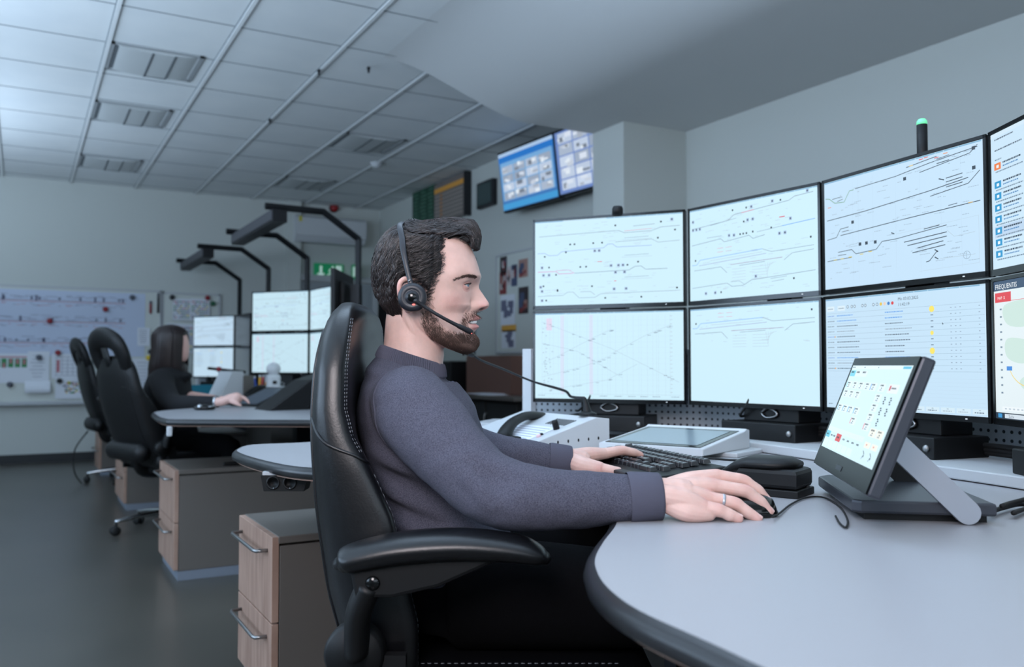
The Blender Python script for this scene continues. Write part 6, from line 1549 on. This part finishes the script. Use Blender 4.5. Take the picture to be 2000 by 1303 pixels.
# hair
b = one(m_hair2)
T = [(634, 333, .015, .015), (638, 333, .062, .055), (647, 333, .10, .083), (660, 333, .112, .094), (678, 333, .108, .098), (700, 331, .112, .10), (720, 329, .118, .10), (738, 328, .12, .095), (748, 330, .10, .08)]
rings = []
for y, c_, a_, w_ in cat(T, 4):
    rg = []
    for j in range(72):
        t = 2*pi*j/72; k = 1+.02*sin(j*2.2)+.015*sin(j*5.1+y*.02); ct = cos(t)
        f_ = 1-.28*smooth((ct-.55)/.4)*smooth((y-652)/10)*(1-smooth((y-706)/8))   # opening at the face
        rg.append(tuple(wp(c_, y)+RT*(a_*ct*k*f_)+HF*(w_*sin(t)*k)))
    rings.append(rg)
b.loft(rings); ho = b.build('hair', wm, WO)
b = one(m_hair2); rr = random.Random(6)
for i in range(500):
    t = rr.uniform(0, 2*pi); 
    if cos(t) > .86: continue
    ys = [640, 650, 662, 680, 700, 722, 742+rr.uniform(-4, 9)]; P = []
    for y in ys:
        c_, a_, w_ = interp(T, y); P.append(wp(c_, y)+RT*((a_+.003)*cos(t))+HF*((w_+.003)*sin(t)))
    b.tube(P, [.0035, .004, .004, .004, .0035, .003, .001], seg=4, sub=2, caps=False)
b.build('hair_strands', ho, WO)
# black top
m_top = mat('black_top', (14, 15, 20), .9)
b = one(m_top)
b.loft(blob_rings([(712, 335, .06, .07), (722, 334, .09, .13), (735, 331, .12, .18), (755, 328, .135, .195), (780, 328, .14, .19), (810, 330, .15, .19), (850, 335, .16, .2), (875, 340, .16, .2)], WZ))
b.tube([wp(316, 742, 5.40), wp(322, 765, 5.28), wp(340, 788, 5.15), wp(375, 788, 5.05), wp(405, 786, 4.99), wp(425, 785, 4.96)], [.075, .068, .058, .048, .038, .034], sub=5, seg=20)
b.tube([wp(345, 742, 5.72), wp(352, 760, 5.76), wp(365, 774, 5.65), wp(385, 778, 5.58)], [.07, .06, .045, .036], sub=5, seg=20)
b.ball(wp(363, 735, 5.5), (.04, .04, .03), 14)
o = b.build('top'); remesh(o, .008, 4, .5); o.data.transform(M4.Translation(-WO)); o.parent = wm
b = one(m_chrome); d = (wp(432, 785, 4.95)-wp(420, 785, 4.97)).normalized(); b.tube([wp(421, 785, 4.966), wp(425, 785, 4.963)], .035, sub=1, seg=20); b.build('cuff_trim', o, WO)
b = one(m_trs)
for s_ in (-1, 1): b.tube([wp(330, 870, 5.55+s_*.1), wp(400, 872, 5.42+s_*.12), wp(450, 876, 5.35+s_*.12), wp(455, 930, 5.35+s_*.12), wp(450, 985, 5.35+s_*.12)], [.09, .085, .065, .055, .045], sub=4, seg=18)
b.build('trousers', wm, WO)
for s_ in (-1, 1):
    p = wp(452, 985, 5.35+s_*.12); p.z = .035; b = one(m_black); b.tube([p, p+RT*.1, p+RT*.2], [.045, .042, .032], caps='round', sub=4); b.build('shoe', wm, WO)
# ------------------------------------------------------------------ light and camera
def area(name, loc, rot, sx, sy, power, col, spread=180):
    l = bpy.data.lights.new(name, 'AREA'); l.shape = 'RECTANGLE'; l.size = sx; l.size_y = sy; l.energy = power; l.color = col; l.spread = radians(spread)
    o = bpy.data.objects.new(name, l); COL.objects.link(o); o.location = loc; o.rotation_euler = rot; return o
# fill light added inside the unseen left window, imitating daylight
area('added_fill', (XL+.12, 3.05, 1.75), (0, radians(-90), 0), 1.6, 5.6, 140, (.60, .78, 1.0))
# unseen up-lights added left of the picture to brighten the ceiling
for k, y in enumerate((1.2, 4.4, 7.6)): area('added_uplight', (-1.45, y, 1.55), (radians(180), 0, 0), 1.4, 1.4, 70, (.62, .79, 1.0))
area('added_uplight', (.9, 2.3, 2.45), (radians(180), 0, 0), 1.5, 1.0, 48, (.60, .77, 1.0))  # added up-light, no fixture, evens out the middle of the ceiling
area('added_uplight', (1.2, .9, 2.1), (radians(180), 0, 0), 1.5, 1.2, 36, (.60, .77, 1.0))  # added up-light, no fixture, brightens the bulkhead
# ceiling luminaires over the foreground desk, outside the picture
area('ceiling_lamp', (1.0, .1, HS-.25), (radians(0), radians(0), 0), 1.1, 1.0, 1.5, (.80, .90, 1.0))
# studio softbox by the camera that lights the man
d = V((.75, 1.5, 1.05))-V((-.55, -.1, 1.75)); o = area('softbox', (-.55, -.1, 1.75), d.to_track_quat('-Z', 'Y').to_euler(), .7, .7, 12, (1.0, .92, .96), 110)
# weak fill added behind the camera to lift the pillar front
area('added_fill', (.6, YF+.15, 1.8), (radians(90), 0, 0), 4.0, 1.5, 38, (.74, .86, 1.0))
w = bpy.data.worlds.new('world'); SC.world = w; w.use_nodes = True; w.node_tree.nodes['Background'].inputs[0].default_value = (.35, .5, .65, 1); w.node_tree.nodes['Background'].inputs[1].default_value = .2
cam = bpy.data.cameras.new('camera'); co = bpy.data.objects.new('camera', cam); COL.objects.link(co)
cam.sensor_width = 36; cam.sensor_fit = 'HORIZONTAL'; cam.lens = F/2000*36; cam.clip_start = .02; cam.clip_end = 60
Mx = M4((RT, UP, -FW)).transposed().to_4x4(); Mx.translation = CAM; co.matrix_world = Mx
cam.dof.use_dof = True; cam.dof.focus_distance = 1.68; cam.dof.aperture_fstop = 4.0
SC.camera = co
vs_ = SC.view_settings; SC.display_settings.display_device = 'sRGB'; vs_.view_transform = 'Standard'; vs_.look = 'None'; vs_.gamma = 1; vs_.exposure = 0; vs_.use_curve_mapping = False
SC.cycles.use_denoising = True; SC.cycles.max_bounces = 7; SC.cycles.sample_clamp_indirect = 4; SC.cycles.caustics_reflective = False; SC.cycles.caustics_refractive = False
